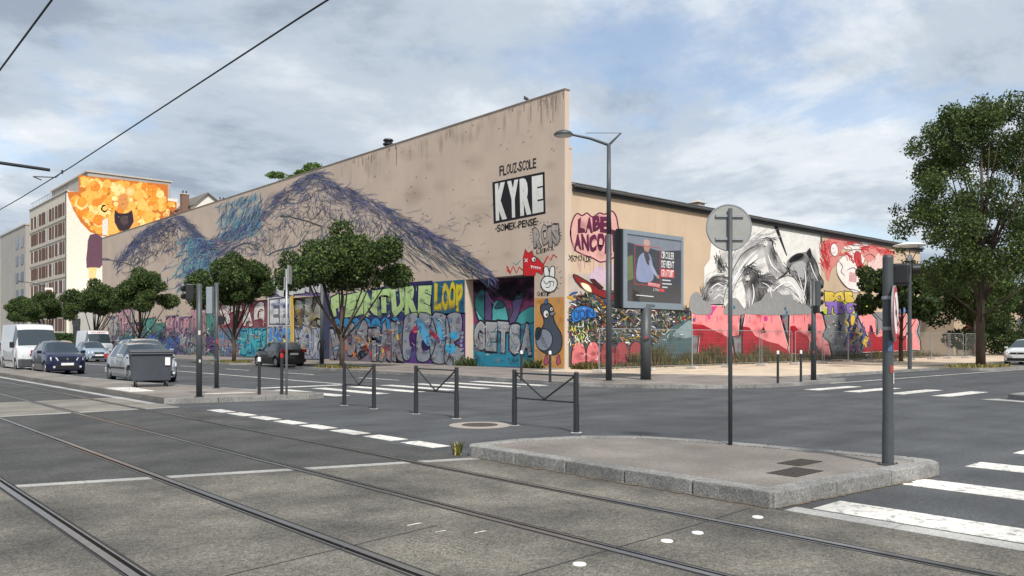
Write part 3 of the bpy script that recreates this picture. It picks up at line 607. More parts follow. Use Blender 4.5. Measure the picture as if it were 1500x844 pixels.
# KYRE tag
c_off = srgb(206, 205, 200)
mu = Mural(ML)
mu.poly([(721.5, 267), (798, 251.5), (799.5, 313), (723.5, 328)], K, 0)
mu.text('KYRE', [(724.5, 269.5), (796.5, 255.5), (797.5, 310), (726, 324)], W_, 1, fill2=c_off, off=.085)
mu.text('FLOUZ-SCOLE', [(732, 243), (786, 231.5), (786, 246), (732, 257.5)], K, 1, off=.012, jit=.04)
mu.text('·SOMEK-PENSE·', [(726, 330), (789, 318.5), (789, 329), (726, 340.5)], K, 1, off=.016, jit=.03)
put(mu, 'lettering', 'white block letters in a black frame, names above and below')
mu = Mural(ML)
mu.text('ROIS', [(781, 335), (819, 328), (820, 357), (783, 362)], srgb(170, 160, 152), 1, off=.06, outline=srgb(70, 66, 68), ooff=.055, jit=.08)
for k in range(26):
    a = k / 26 * 6.283; mu.stroke([(800 + 21 * math.cos(a), 345 + 18 * math.sin(a)), (800 + 24 * math.cos(a), 345 + 21 * math.sin(a))], .9, srgb(84, 80, 82), 1)
mu.text('LEIWA', [(786, 366), (812, 361), (812, 367), (786, 372)], K, 1)
RED = srgb(196, 38, 44)
mu.poly([(767, 404), (767, 377), (770, 364.5), (774, 371), (780, 367), (781.5, 374), (789, 379), (793, 384), (797, 388), (796, 396), (795, 403), (786, 398), (784, 404)], RED, 1, 0, K, .7)
mu.ell(782.5, 380, 3.2, 3.8, W_, 3, 0, 14, K, .7); mu.ell(783.5, 380.5, 1.1, 1.4, K, 5); mu.stroke([(769, 379), (773.5, 384)], 1.1, W_, 3, False); mu.stroke([(773.5, 379), (769, 384)], 1.1, W_, 3, False)
for k in range(5): mu.poly([(778 + k * 3, 389 + k * .6), (780.8 + k * 3, 389.4 + k * .6), (779.5 + k * 3, 394 + k * .4)], W_, 3)
mu.stroke([(766, 396), (761, 391), (757, 400), (752, 390), (748, 399), (743, 396)], 2.0, RED, 1, False); mu.stroke([(743, 390), (748, 401)], 2, RED, 2, False)
mu.stroke([(796, 388), (803, 375), (807, 381), (811, 373), (816, 377)], 2.0, RED, 1, False)
mu.stroke([(752, 385), (757, 388), (763, 381)], 1.4, srgb(90, 150, 155), 1)
for q in ([(799, 408), (797, 394), (800, 390.5), (803.5, 393), (805, 406)], [(805, 407), (806.5, 393), (810, 390), (813, 393), (812, 408)]): mu.poly(q, W_, 1, 4, K, 1.2)
mu.poly([(794, 411), (799, 405), (806, 405), (814, 408), (817, 415), (814, 424), (806, 428), (797, 425), (793, 418)], W_, 3, 4, K, 1.4)
mu.stroke([(797, 411), (801, 416), (806, 412), (806, 420), (800, 421)], .9, K, 5, False, 4); mu.stroke([(806, 412), (812, 413), (811, 419)], .9, K, 5, False, 4)
for k in range(9):
    a = -.9 + k * .42; mu.stroke([(806 + 15 * math.cos(a), 408 + 19 * math.sin(a)), (806 + 18 * math.cos(a), 408 + 22 * math.sin(a))], .8, K, 1)
mu.text('CHICKIE', [(787, 428), (806, 427), (806, 433), (787, 434)], K, 1, jit=.1)
put(mu, 'graffiti', 'red wolf head, white peace hand and grey bubble letters')
mu = Mural(ML)
mu.poly([(784, 437), (826.5, 435), (826.5, 539), (784, 537)], srgb(190, 138, 76), 0)
rb = random.Random(3)
for _ in range(26):
    x = rb.uniform(786, 822); y = rb.uniform(438, 535); mu.ell(x, y, rb.uniform(1.5, 5), rb.uniform(1, 6), rb.choice([srgb(176, 122, 64), srgb(200, 150, 92), srgb(168, 132, 92)]), .3)
GB = srgb(70, 78, 90)
mu.poly([(792, 450), (795, 445.5), (802, 444), (808, 447), (811, 454), (811, 464), (815, 476), (822, 488), (824, 502), (821, 514), (812, 520), (800, 518), (790, 511), (786, 499), (788, 488), (796, 478), (797, 468), (793, 458)], GB, 1, 4, K, 1.3)
mu.poly([(796, 482), (806, 486), (810, 497), (806, 509), (797, 514), (788, 508), (786, 494)], srgb(128, 136, 150), 3, 4, K, 1.1)
for k in range(5): mu.stroke([(788 + k * 2, 486 + k * 5), (796 + k * 2, 492 + k * 4.5)], .9, K, 5)
mu.poly([(786, 482), (791, 480), (794, 486), (789, 498), (785, 494)], srgb(44, 52, 62), 3, 4, K, 1.0)
mu.ell(800.5, 460, 4.2, 6, W_, 4, 0, 16, K, 1.1); mu.ell(802, 461, 1.3, 2.2, K, 6); mu.ell(808.5, 453, 2.6, 3.2, W_, 4, 0, 14, K, .9); mu.ell(809, 453, .9, 1.2, K, 6)
mu.poly([(805, 459), (811, 456), (815, 459), (809, 463)], srgb(126, 130, 134), 5, 0, K, .8); mu.ell(801, 442, 2.2, 4, srgb(46, 110, 176), 3, .2, 14, K, .9)
for bx in (800, 818): mu.poly([(bx, 520), (bx + 2, 520), (bx + 4, 532), (bx - 1, 535), (bx - 3, 531)], srgb(168, 84, 110), 2, 0, K, .8)
put(mu, 'graffiti', 'grey pigeon with bulging eyes on an ochre panel')
# garage door
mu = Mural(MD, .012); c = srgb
mu.poly([(690, 410), (785, 406), (785, 537.5), (690, 537.5)], c(52, 38, 56), 0)
mu.poly([(690, 430), (785, 434), (785, 500), (690, 505)], c(124, 58, 98), 1)
for k in range(40): mu.haze(R.uniform(694, 782), R.uniform(414, 436), R.uniform(6, 16), R.uniform(5, 12), c(30, 24, 34), .6, 5.2)  # dark haze at the door head: lintel shade partly painted into the mural
for k in range(30): mu.haze(R.uniform(694, 782), R.uniform(436, 475), R.uniform(4, 10), R.uniform(4, 10), R.choice([c(170, 80, 120), c(60, 130, 140), c(40, 30, 50)]), .45, 1.4)
for k in range(14): mu.poly([(692, 412 + k * 1.7), (783, 408 + k * 1.8), (783, 410 + k * 1.8), (692, 413.8 + k * 1.7)], tuple(q * (.35 + .05 * k) for q in c(110, 60, 100)), 1.5)  # purple bands darken upward, shade put into their colour
for q, cc in (([(697, 437), (705, 424), (711, 430), (710, 468), (702, 470), (697, 455)], c(54, 132, 136)), ([(711, 426), (719, 436), (722, 466), (716, 472), (711, 468)], c(96, 78, 120)),
              ([(724, 445), (732, 440), (738, 442), (742, 452), (744, 472), (722, 472)], c(84, 170, 170)), ([(725, 452), (733, 440), (739, 446), (738, 451)], c(40, 90, 100)), ([(751, 440), (760, 430), (769, 428), (766, 440), (757, 470), (745, 472), (752, 456)], c(92, 80, 118)),
              ([(750, 438), (757, 431), (768, 427), (764, 436)], c(96, 180, 176)), ([(760, 462), (772, 452), (783, 450), (783, 472), (757, 474)], c(70, 150, 152)), ([(697, 452), (704, 462), (712, 474), (703, 470)], c(110, 205, 200))):
    mu.poly(q, cc, 3, 3, c(30, 24, 40), 1.0)
mu.poly([(692, 476), (783, 474), (783, 537), (692, 537)], c(48, 134, 160), 2.2)
mu.poly([(692, 520), (712, 514), (740, 522), (783, 512), (783, 537), (692, 537)], c(70, 66, 96), 2.6, 3)
mu.text('GETSA', [(694, 471), (782, 474), (780, 520), (695, 512)], c(176, 178, 182), 4, off=.085, outline=c(24, 18, 34), ooff=.06, jit=.03)
for k in range(36): x = 696 + k * 2.35; mu.stroke([(x, 474), (x, 516)], .35, c(96, 94, 104), 5.6, False)
fuzz(mu, 693, 782, 476, 534, 70, [c(60, 140, 160), c(80, 60, 100), c(150, 150, 156), c(40, 30, 50)], rb, 6.2, 36)
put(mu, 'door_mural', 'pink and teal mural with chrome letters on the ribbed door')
# jambs, LOOP and the pale green and chrome pieces on the street wall
rb = random.Random(9)
mu = Mural(ML)
mu.poly([(634, 413), (681, 409.5), (681, 460), (634, 462)], c(40, 92, 124), 0)
mu.text('LOOP', [(637, 419), (679, 414), (678, 452), (637, 458)], c(214, 196, 52), 1, off=.05, outline=c(150, 130, 30), ooff=.03, jit=.08)
mu.poly([(590, 414), (634, 411), (634, 462), (590, 465)], c(44, 42, 88), 0)
mu.poly([(483, 440), (592, 412), (592, 470), (483, 470)], c(50, 52, 96), 0)
mu.text('PEINTURE', [(484, 436), (633, 413), (632, 458), (484, 466)], c(188, 214, 148), 1, off=.09, outline=c(28, 36, 66), ooff=.05, jit=.07)
fuzz(mu, 484, 634, 418, 464, 90, [c(188, 214, 148), c(60, 60, 110), c(120, 180, 160), c(150, 190, 90)], rb); fuzz(mu, 636, 680, 415, 458, 12, [c(40, 92, 124), c(190, 170, 60)], rb, 6, 8)
put(mu, 'graffiti', 'pale green letters and yellow letters on dark blue')
mu = Mural(ML)
mu.poly([(483, 466), (682, 458), (682, zl(682, .14)), (483, zl(483, .14))], c(86, 58, 122), 0)
mu.poly([(483, 478), (590, 468), (592, zl(592, .14)), (483, zl(483, .14))], c(112, 104, 116), .4)
for k in range(7):
    x = 486 + k * 14.5; mu.poly([(x, 476 - k), (x + 6, 466 - k * .3), (x + 13, 470), (x + 15, 486), (x + 8, 490), (x + 2, 486)], c(48, 128, 176), 1, 3, c(24, 30, 50), .8)
mu.text('WOSTAR', [(485, 479), (590, 472), (590, 531), (485, 522)], c(142, 142, 148), 2, off=.10, outline=c(26, 24, 34), ooff=.05, jit=.09)
for k in range(14):
    x = rb.uniform(496, 585); y = rb.uniform(488, 518); mu.stroke([(x, y), (x + rb.uniform(-3, 3), y + 4), (x + rb.uniform(-4, 4), y + 9)], rb.uniform(1.4, 3), rb.choice([c(224, 120, 40), c(230, 190, 60), c(196, 40, 40)]), 5, True, 3)
for q in ([(592, 470), (600, 460), (612, 459), (614, 480), (606, 500), (600, 527), (590, 520)], [(613, 462), (622, 458), (632, 464), (640, 492), (630, 526), (612, 528), (610, 500)], [(634, 462), (644, 458), (656, 466), (660, 500), (655, 530), (634, 530), (630, 500)], [(655, 462), (676, 460), (676, 492), (666, 502), (676, 512), (676, 533), (652, 532), (654, 492)]):
    mu.poly(q, c(140, 144, 152), 2, 4, c(24, 22, 34), 1.5)
for q, cc in (([(612, 466), (622, 476), (632, 500), (626, 506), (614, 484)], c(86, 168, 208)), ([(640, 466), (650, 486), (652, 502), (644, 498)], c(86, 168, 208)), ([(660, 488), (674, 486), (674, 494), (662, 497)], c(60, 168, 214)), ([(600, 490), (608, 484), (610, 500), (602, 508)], c(66, 30, 90)), ([(655, 504), (668, 508), (664, 518), (654, 514)], c(60, 168, 214)), ([(618, 500), (626, 498), (630, 510), (620, 514)], c(40, 30, 70)), ([(606, 480), (611, 478), (612, 486), (606, 488)], c(190, 50, 70)), ([(630, 484), (640, 490), (646, 500), (638, 498)], c(190, 60, 80))):
    mu.poly(q, cc, 4, 4)
for k in range(7): mu.ell(677 + rb.uniform(-3, 3), 488 + k * 6, 2.2, 2.6, c(150, 150, 160), 5, 0, 12)
fuzz(mu, 485, 590, 470, 525, 170, [c(60, 120, 150), c(120, 120, 126), c(40, 40, 60), c(200, 120, 50), c(90, 60, 110)], rb, 6, 50); fuzz(mu, 592, 680, 462, 530, 110, [c(130, 134, 142), c(86, 60, 122), c(80, 150, 190), c(40, 34, 60)], rb, 6, 50)
put(mu, 'graffiti', 'grey and blue bubble letters with orange flames on violet')
# further pieces along the base of the street wall
mu = Mural(ML)
mu.poly([(393, 408), (426, 404), (482, 400), (482, 434), (426, 433), (393, 436)], c(112, 92, 138), 0)
mu.text('AMENA', [(393, 410), (482, 394), (482, 428), (393, 433)], c(222, 222, 220), 1, off=.07, outline=c(40, 34, 56), ooff=.05, jit=.08)
mu.poly([(393, 437), (426, 434), (426, 478), (393, 478)], c(206, 206, 204), 0)
mu.text('EE', [(395, 440), (424, 437), (424, 474), (395, 474)], c(228, 228, 226), 1, off=.05, outline=c(84, 84, 96), ooff=.05)
mu.poly([(393, 479), (426, 478), (426, 524), (393, 523)], c(60, 84, 160), 0)
mu.text('SNUIS', [(393, 481), (426, 480), (426, 503), (393, 502)], c(84, 150, 210), 1, off=.07, outline=c(220, 200, 70), ooff=.05, jit=.08)
mu.poly([(474.5, 432), (483, 430), (483, 526), (474.5, 526)], c(60, 66, 92), 0)
mu.poly([(426.5, 433), (430, 433), (430, 523.5), (426.5, 523.5)], c(216, 178, 44), 2)
fuzz(mu, 394, 425, 438, 522, 50, [c(150, 150, 156), c(60, 84, 160), c(112, 92, 138)], rb, 6, 20)
put(mu, 'graffiti', 'white letters on violet above a grey and blue panel')
mu = Mural(lambda x, y, o: (lambda p: Vector((p.x - o, p.y, p.z)))(atX(x, y, FX + .205)), .012)
mu.poly([(431, 436), (474, 434), (474, 480), (431, 480)], c(104, 96, 84), 0)
mu.text('954', [(432, 438), (473, 436), (473, 477), (432, 477)], c(168, 168, 160), 1, off=.09, outline=c(30, 28, 30), ooff=.05, jit=.06)
mu.poly([(431, 481), (474, 481), (474, 526.5), (431, 524.5)], c(142, 146, 160), 0)
mu.text('MEUN', [(432, 483), (473, 483), (473, 523), (432, 521)], c(176, 180, 190), 1, off=.05, outline=c(74, 84, 120), ooff=.05, jit=.08)
mu.poly([(319, 443), (392, 438), (392, 479), (319, 481)], c(172, 34, 40), 0)
mu.text('STAG', [(322, 447), (388, 442), (388, 476), (322, 478)], c(230, 228, 222), 1, off=.08, outline=c(120, 16, 22), ooff=.04, jit=.05)
mu.poly([(319, 482), (392, 480), (392, 522.5), (319, 521.5)], c(128, 122, 132), 0)
mu.poly([(351, 482), (391, 481), (391, 522), (351, 522)], c(54, 150, 166), 1)
mu.text('BNU', [(352, 484), (390, 483), (390, 518), (352, 518)], c(70, 176, 190), 2, off=.08, outline=c(30, 60, 96), ooff=.05, jit=.06)
mu.text('WALL', [(320, 486), (350, 485), (350, 518), (320, 518)], c(120, 150, 190), 1, off=.06, outline=c(76, 74, 96), ooff=.04, jit=.08)
fuzz(mu, 432, 473, 437, 522, 80, [c(104, 96, 84), c(150, 150, 160), c(60, 64, 90), c(190, 160, 60)], rb, 6, 26); fuzz(mu, 320, 391, 484, 520, 90, [c(54, 150, 166), c(100, 96, 120), c(60, 80, 150), c(220, 150, 80)], rb, 6, 30); fuzz(mu, 320, 391, 443, 480, 26, [c(150, 30, 36), c(120, 20, 26)], rb, 6, 20)
put(mu, 'gate_mural', 'red panel of white block letters over a teal door, and chrome gates')
mu = Mural(ML); pal = [c(70, 90, 130), c(90, 120, 110), c(120, 100, 130), c(150, 130, 120), c(52, 56, 78), c(96, 60, 110), c(60, 120, 140), c(170, 160, 150)]
x = 158.0
for wdt, tz in ((16, 4.5), (18, 5.2), (15, 3.6), (22, 4.0), (14, 3.4), (20, 4.1), (17, 3.9), (22, 4.6), (16, 5.0)):
    x1 = min(x + wdt, 318); z1 = tz
    mu.poly([(x, zl(x, z1)), (x1, zl(x1, z1)), (x1, zl(x1, .14)), (x, zl(x, .14))], rb.choice(pal), 0)
    mu.text(rb.choice(['OZER', 'BRIK', 'SKO', 'NEUF', 'TREZ', 'AFK']), [(x + .5, zl(x, z1 - .2)), (x1 - .5, zl(x1, z1 - .2)), (x1 - .5, zl(x1, 2.2)), (x + .5, zl(x, 2.2))], rb.choice([c(180, 176, 170), c(120, 160, 180), c(196, 150, 160), c(90, 150, 140)]), 1, off=.08, outline=c(30, 28, 40), ooff=.05, jit=.1)
    mu.text(rb.choice(['MOB', 'RAPS', 'EKO', 'LUNA']), [(x + .5, zl(x, 2.0)), (x1 - .5, zl(x1, 2.0)), (x1 - .5, zl(x1, .3)), (x + .5, zl(x, .3))], rb.choice([c(70, 100, 170), c(150, 150, 156), c(70, 130, 130), c(110, 70, 130)]), 1, off=.09, outline=c(26, 24, 36), ooff=.05, jit=.12)
    for _ in range(22):
        a, b = rb.uniform(x, x1), rb.uniform(zl(x, z1 + .6), zl(x, .2)); mu.stroke([(a, b), (a + rb.uniform(-2, 2), b + rb.uniform(-2, 2)), (a + rb.uniform(-4, 4), b + rb.uniform(-4, 4))], rb.uniform(.4, 1.1), rb.choice([K, W_, c(60, 150, 170), c(190, 70, 90), c(40, 40, 90)]), 5, True, 3)
    x = x1
fuzz(mu, 160, 318, 478, 519, 260, [c(60, 80, 120), c(110, 120, 120), c(70, 130, 140), c(130, 90, 120), c(40, 40, 60)], rb, 6, 70)
put(mu, 'graffiti', 'patchwork of small throw-up letters and tags far along the wall')
# ---- side wall, facing the cross street
mu = Mural(MR); PUR = c(96, 32, 66)
cloud = [(836, 345), (838, 325), (845, 313), (853, 316), (860, 312), (868, 318), (878, 312), (886, 314), (896, 309), (903, 318), (906, 335), (911, 350), (906, 372), (893, 380), (880, 384), (868, 378), (852, 372), (842, 365)]
mu.poly(cloud, c(206, 160, 152), 0, 3, PUR, 2.0)
mu.text('LABEL', [(846, 320), (902, 316), (902, 341), (846, 340)], PUR, 2, off=.06, jit=.08)
mu.text('ANCORE', [(840, 344), (908, 341), (908, 371), (840, 366)], PUR, 2, off=.06, jit=.08)
mu.text('>SOMONUDE', [(833, 373), (866, 376), (866, 384), (833, 382)], K, 2, jit=.12)
for q in range(16): x = rb.uniform(845, 905); mu.stroke([(x, 383 + rb.uniform(-2, 2)), (x, 388 + rb.uniform(0, 12))], .7, c(170, 110, 150), 1)
for k in range(10): mu.ell(870 + k * 7 + rb.uniform(-4, 4), 398 + rb.uniform(-8, 8), rb.uniform(5, 10), rb.uniform(6, 12), c(190, 168, 184), .2)
for _ in range(26): mu.haze(rb.uniform(842, 902), rb.uniform(318, 374), rb.uniform(4, 9), rb.uniform(4, 9), rb.choice([c(222, 180, 170), c(186, 136, 132)]), .35, .8)
put(mu, 'graffiti', 'purple block letters on a pink cloud with a signature')
# wreck of machine parts in every colour
mu = Mural(MR); reg = [(833, 452), (850, 432), (872, 428), (900, 425), (940, 440), (985, 450), (1010, 455), (1012, 500), (1000, 530), (833, 538)]
mu.poly([(833, 402), (870, 400), (905, 405), (905, 430), (833, 452)], c(176, 166, 158), 0)
mu.poly(reg, c(78, 80, 76), .3)
pal = [c(40, 70, 50), c(30, 30, 34), c(176, 172, 164), c(150, 44, 46), c(190, 150, 50), c(60, 62, 64), c(84, 86, 84), c(52, 60, 56), c(60, 110, 80), c(110, 112, 116), c(40, 80, 140), c(150, 140, 130), c(24, 26, 28), c(96, 70, 50), c(220, 220, 214)]
for k in range(900):
    x = rb.uniform(836, 1008); y = rb.uniform(430 + max(0, (x - 900) * .18), 505); a = .55 + rb.gauss(0, .6); l = rb.uniform(2.5, 16); w = rb.uniform(.5, 2.6) * (1.5 if rb.random() < .12 else 1)
    pts = [(x - l / 2 * math.cos(a), y - l / 2 * math.sin(a)), (x, y + rb.uniform(-2, 2)), (x + l / 2 * math.cos(a), y + l / 2 * math.sin(a))]
    cc = rb.choice(pal); mu.stroke(pts, w + .9, K, 1 + (k % 9) * .7, True, 3); mu.stroke(pts, w, cc, 1.4 + (k % 9) * .7, True, 3)
mu.poly([(836, 462), (841, 452), (856, 448), (872, 455), (872, 465), (858, 466), (842, 472)], c(40, 112, 186), 8, 3, K, 1.2)
mu.text('UDIN', [(839, 456), (870, 452), (870, 464), (840, 469)], c(30, 60, 120), 9.4)
mu.poly([(839, 404), (846, 404), (880, 424), (902, 432), (900, 441), (872, 432), (850, 420)], c(122, 34, 34), 8, 2, K, 1.3); mu.poly([(850, 414), (862, 418), (866, 428), (856, 424)], c(228, 222, 204), 9.2, 3, c(200, 150, 50), .8)
mu.poly([(864, 409), (870, 409), (884, 422), (876, 424)], c(70, 24, 36), 8, 0, K, .8)
for q in range(5): x = 838 + q * 21; mu.poly([(x, 538), (x, 512), (x + 6, 501), (x + 14, 502), (x + 19, 514), (x + 20, 538)], c(206, 116, 118) if q < 2 else c(150, 66, 70), 8, 3, c(50, 22, 26), 1.1)
for k in range(60):
    x = rb.uniform(834, 866); y = rb.uniform(470, 500); mu.stroke([(x, y), (x + rb.uniform(-3, 3), y + 4), (x + rb.uniform(-4, 4), y + 8)], 1.2, rb.choice([c(200, 210, 110), c(90, 120, 60), K, W_]), 8.6, True, 3)
mu.poly([(948, 530), (962, 500), (985, 478), (1008, 470), (1013, 500), (1010, 532)], c(70, 92, 96), 8, 3)
mu.poly([(985, 492), (1000, 476), (1012, 470), (1012, 494)], c(126, 146, 150), 8.7, 3)
fuzz(mu, 836, 1000, 440, 505, 260, [c(40, 44, 44), c(90, 92, 90), c(150, 146, 138), c(60, 90, 70)], rb, 9, 60); fuzz(mu, 838, 930, 505, 536, 20, [c(180, 90, 94), c(120, 50, 56)], rb, 9.5, 24)
put(mu, 'graffiti', 'tangle of coloured machine parts over pink rounded shapes')
# black and white animals
mu = Mural(MR); rb = random.Random(21)
mu.poly([(1031, 455), (1032, 392), (1040, 380), (1045, 322), (1062, 316), (1202.5, 343), (1202.5, 456)], c(222, 221, 217), 0)
def gcol(a, b): v = rb.uniform(a, b); return c(v, v, v + 3)
def hair(path, n, spread, l, g0, g1, w=(.3, 1.0), lvl=2, jit=.14):
    P = spl(path, 10); n = int(n * .75); l *= 1.2
    for _ in range(n):
        i = rb.randrange(len(P)); t = tang(P, i); a = math.atan2(t.y, t.x) + rb.gauss(0, jit); x = P[i][0] + rb.gauss(0, spread); y = P[i][1] + rb.gauss(0, spread); ll = l * rb.uniform(.4, 1.2); pts = []
        for k in range(6): pts.append((x, y)); a += rb.gauss(.03, .12); x += math.cos(a) * ll / 5; y += math.sin(a) * ll / 5
        if min(p[0] for p in pts) < 1024 or max(p[0] for p in pts) > 1204 or min(p[1] for p in pts) < 330: continue
        mu.stroke(pts, rb.uniform(*w), gcol(g0, g1), lvl + rb.random() * 3)
def shade(items):
    for (x, y, rx, ry, g_, al, lv, *r_) in items: mu.haze(x, y, rx, ry, c(g_, g_, g_ + 3), al, lv, r_[0] if r_ else 0)
shade([(1078, 392, 22, 12, 120, .6, .3, -.9), (1096, 368, 24, 10, 130, .6, .3, -.5), (1060, 380, 10, 26, 150, .5, .3, .3), (1110, 360, 16, 9, 110, .6, .3, -.4), (1140, 400, 26, 12, 130, .5, .3, .5), (1170, 430, 22, 26, 120, .55, .3), (1080, 436, 22, 20, 150, .5, .3), (1046, 426, 22, 18, 110, .6, .3), (1108, 426, 24, 24, 80, .6, .3), (1188, 396, 14, 34, 70, .6, .3)])
mu.poly([(1132.5, 328.5), (1138.5, 329.5), (1153, 374), (1152, 375)], K, 3)
mu.poly([(1066, 398), (1076, 372), (1098, 356), (1116, 352), (1122, 372), (1108, 388), (1090, 404), (1078, 420), (1068, 418)], c(190, 189, 187), .6, 4)
mu.poly([(1082, 402), (1096, 386), (1110, 372), (1104, 392), (1092, 408)], c(232, 232, 230), 1.2, 4)
mu.poly([(1090, 404), (1100, 386), (1114, 378), (1124, 390), (1132, 404), (1112, 408)], c(216, 215, 212), 1.6, 4)
mu.poly([(1117, 352), (1123, 347), (1131, 352), (1134, 368), (1144, 384), (1154, 396), (1150, 402), (1134, 404), (1126, 396), (1120, 372), (1118, 362)], c(168, 167, 166), 2, 4)
hair([(1122, 349), (1130, 352), (1133, 366), (1136, 380)], 60, 1.6, 9, 20, 110); hair([(1126, 370), (1132, 386), (1144, 396)], 60, 3, 10, 90, 215)
mu.ell(1121.5, 357, 2.6, 4.5, c(214, 213, 210), 5, .2); mu.ell(1121, 355, .8, .7, K, 6); mu.ell(1120, 360.5, 1.4, .9, K, 6)
hair([(1066, 420), (1072, 396), (1084, 372), (1102, 356), (1118, 350)], 90, 4, 22, 110, 220); hair([(1088, 362), (1100, 350), (1112, 343)], 26, 3, 16, 150, 215)
# horse on the right
mu.poly([(1152, 388), (1158, 377), (1168, 371), (1180, 369), (1186.5, 363.5), (1189, 373), (1196, 384), (1200, 400), (1206.5, 413), (1206, 419), (1199, 421), (1192, 415), (1187, 408), (1184, 424), (1186, 448), (1168, 450), (1172, 430), (1164, 412)], c(126, 125, 126), 3, 3)
mu.poly([(1158, 392), (1168, 384), (1178, 384), (1182, 396), (1176, 410), (1166, 406)], c(168, 168, 168), 4, 4); mu.poly([(1155, 384), (1160, 376), (1170, 371), (1178, 373), (1170, 380), (1162, 384)], K, 4.6, 3)
mu.poly([(1181, 371), (1186.5, 362.5), (1189.5, 374), (1186, 380)], c(28, 28, 30), 5); mu.ell(1191, 392, 1.6, 2.2, K, 6); mu.ell(1203, 414, 1.5, 1.3, K, 6)
hair([(1186, 378), (1184, 396), (1184, 420), (1182, 445)], 90, 3, 14, 10, 90, lvl=4); hair([(1193, 384), (1197, 400), (1202, 412)], 40, 2.2, 8, 20, 200, lvl=5); hair([(1152, 386), (1160, 398), (1172, 410)], 40, 2.5, 12, 10, 80, lvl=4)
mu.poly([(1124, 424), (1140, 408), (1158, 402), (1172, 416), (1182, 448), (1150, 452), (1130, 440)], c(214, 213, 210), 2.6, 4); hair([(1130, 428), (1146, 424), (1164, 438), (1178, 450)], 70, 4, 18, 70, 210, lvl=4); mu.stroke([(1140, 408), (1150, 402), (1157, 395)], 2, K, 6)
# lion in the middle and lion at left
mu.poly([(1086, 404), (1094, 392), (1104, 394), (1112, 404), (1128, 400), (1140, 416), (1128, 432), (1114, 452), (1094, 452), (1092, 430)], c(112, 111, 112), 3, 4)
hair([(1088, 400), (1096, 393), (1106, 400), (1112, 418), (1116, 440)], 150, 4.5, 11, 10, 130, lvl=4); hair([(1112, 410), (1126, 412), (1138, 420)], 90, 5, 14, 20, 190, lvl=4); hair([(1098, 420), (1094, 440), (1096, 452)], 50, 3, 12, 150, 235, lvl=5)
mu.ell(1095, 408, 3.4, 4.4, c(196, 195, 192), 7.2, .3); mu.ell(1093, 406, .9, .8, K, 8.4); mu.ell(1097, 406, .9, .8, K, 8.4); mu.poly([(1092.6, 411), (1096.6, 411), (1094.6, 414.5)], K, 8.4)
mu.poly([(1024, 440), (1034, 418), (1042, 406), (1056, 402), (1066, 416), (1066, 436), (1050, 447), (1030, 448)], c(150, 149, 149), 2.6, 4)
hair([(1030, 436), (1036, 418), (1048, 408), (1060, 412)], 130, 5, 12, 15, 170, lvl=3); hair([(1038, 440), (1048, 428), (1058, 432)], 70, 4, 11, 120, 230, lvl=5); mu.ell(1033, 431, 1.1, .9, K, 7); mu.ell(1041, 428, 1.1, .9, K, 7); mu.poly([(1027, 438), (1032, 437), (1030, 441)], K, 7)
hair([(1050, 372), (1054, 384), (1058, 392)], 70, 3, 9, 10, 120, lvl=3); mu.poly([(1060, 424), (1072, 404), (1088, 400), (1094, 424), (1092, 452), (1064, 452)], c(220, 219, 216), 2.2, 4)
hair([(1066, 450), (1072, 428), (1082, 410)], 60, 5, 20, 140, 235, lvl=3)
shade([(1190, 386, 7, 16, 40, .7, 7.2, -.2), (1184, 430, 6, 22, 30, .75, 7.2), (1170, 378, 12, 5, 20, .8, 7.2, -.2), (1200, 410, 5, 8, 60, .6, 7.2), (1172, 398, 6, 12, 196, .5, 7.2, .5), (1104, 414, 8, 14, 30, .7, 7.2, .3), (1122, 414, 12, 8, 50, .65, 7.2, .3), (1114, 440, 8, 12, 40, .65, 7.2), (1096, 434, 6, 14, 230, .6, 7.2), (1132, 372, 5, 18, 70, .6, 7.2, -.3), (1112, 392, 14, 6, 170, .5, 7.2, -.5), (1044, 414, 12, 8, 40, .65, 7.2, -.4), (1050, 432, 9, 8, 214, .5, 7.2), (1034, 436, 7, 8, 60, .6, 7.2), (1078, 410, 8, 24, 236, .6, 7.2, .5), (1092, 372, 18, 6, 110, .5, 7.2, -.7), (1080, 384, 6, 20, 236, .5, 7.2, .6), (1150, 428, 16, 10, 232, .55, 7.2, .5), (1142, 444, 12, 7, 50, .6, 7.2, .4), (1054, 386, 6, 12, 40, .7, 7.2), (1160, 446, 10, 8, 70, .5, 7.2)])
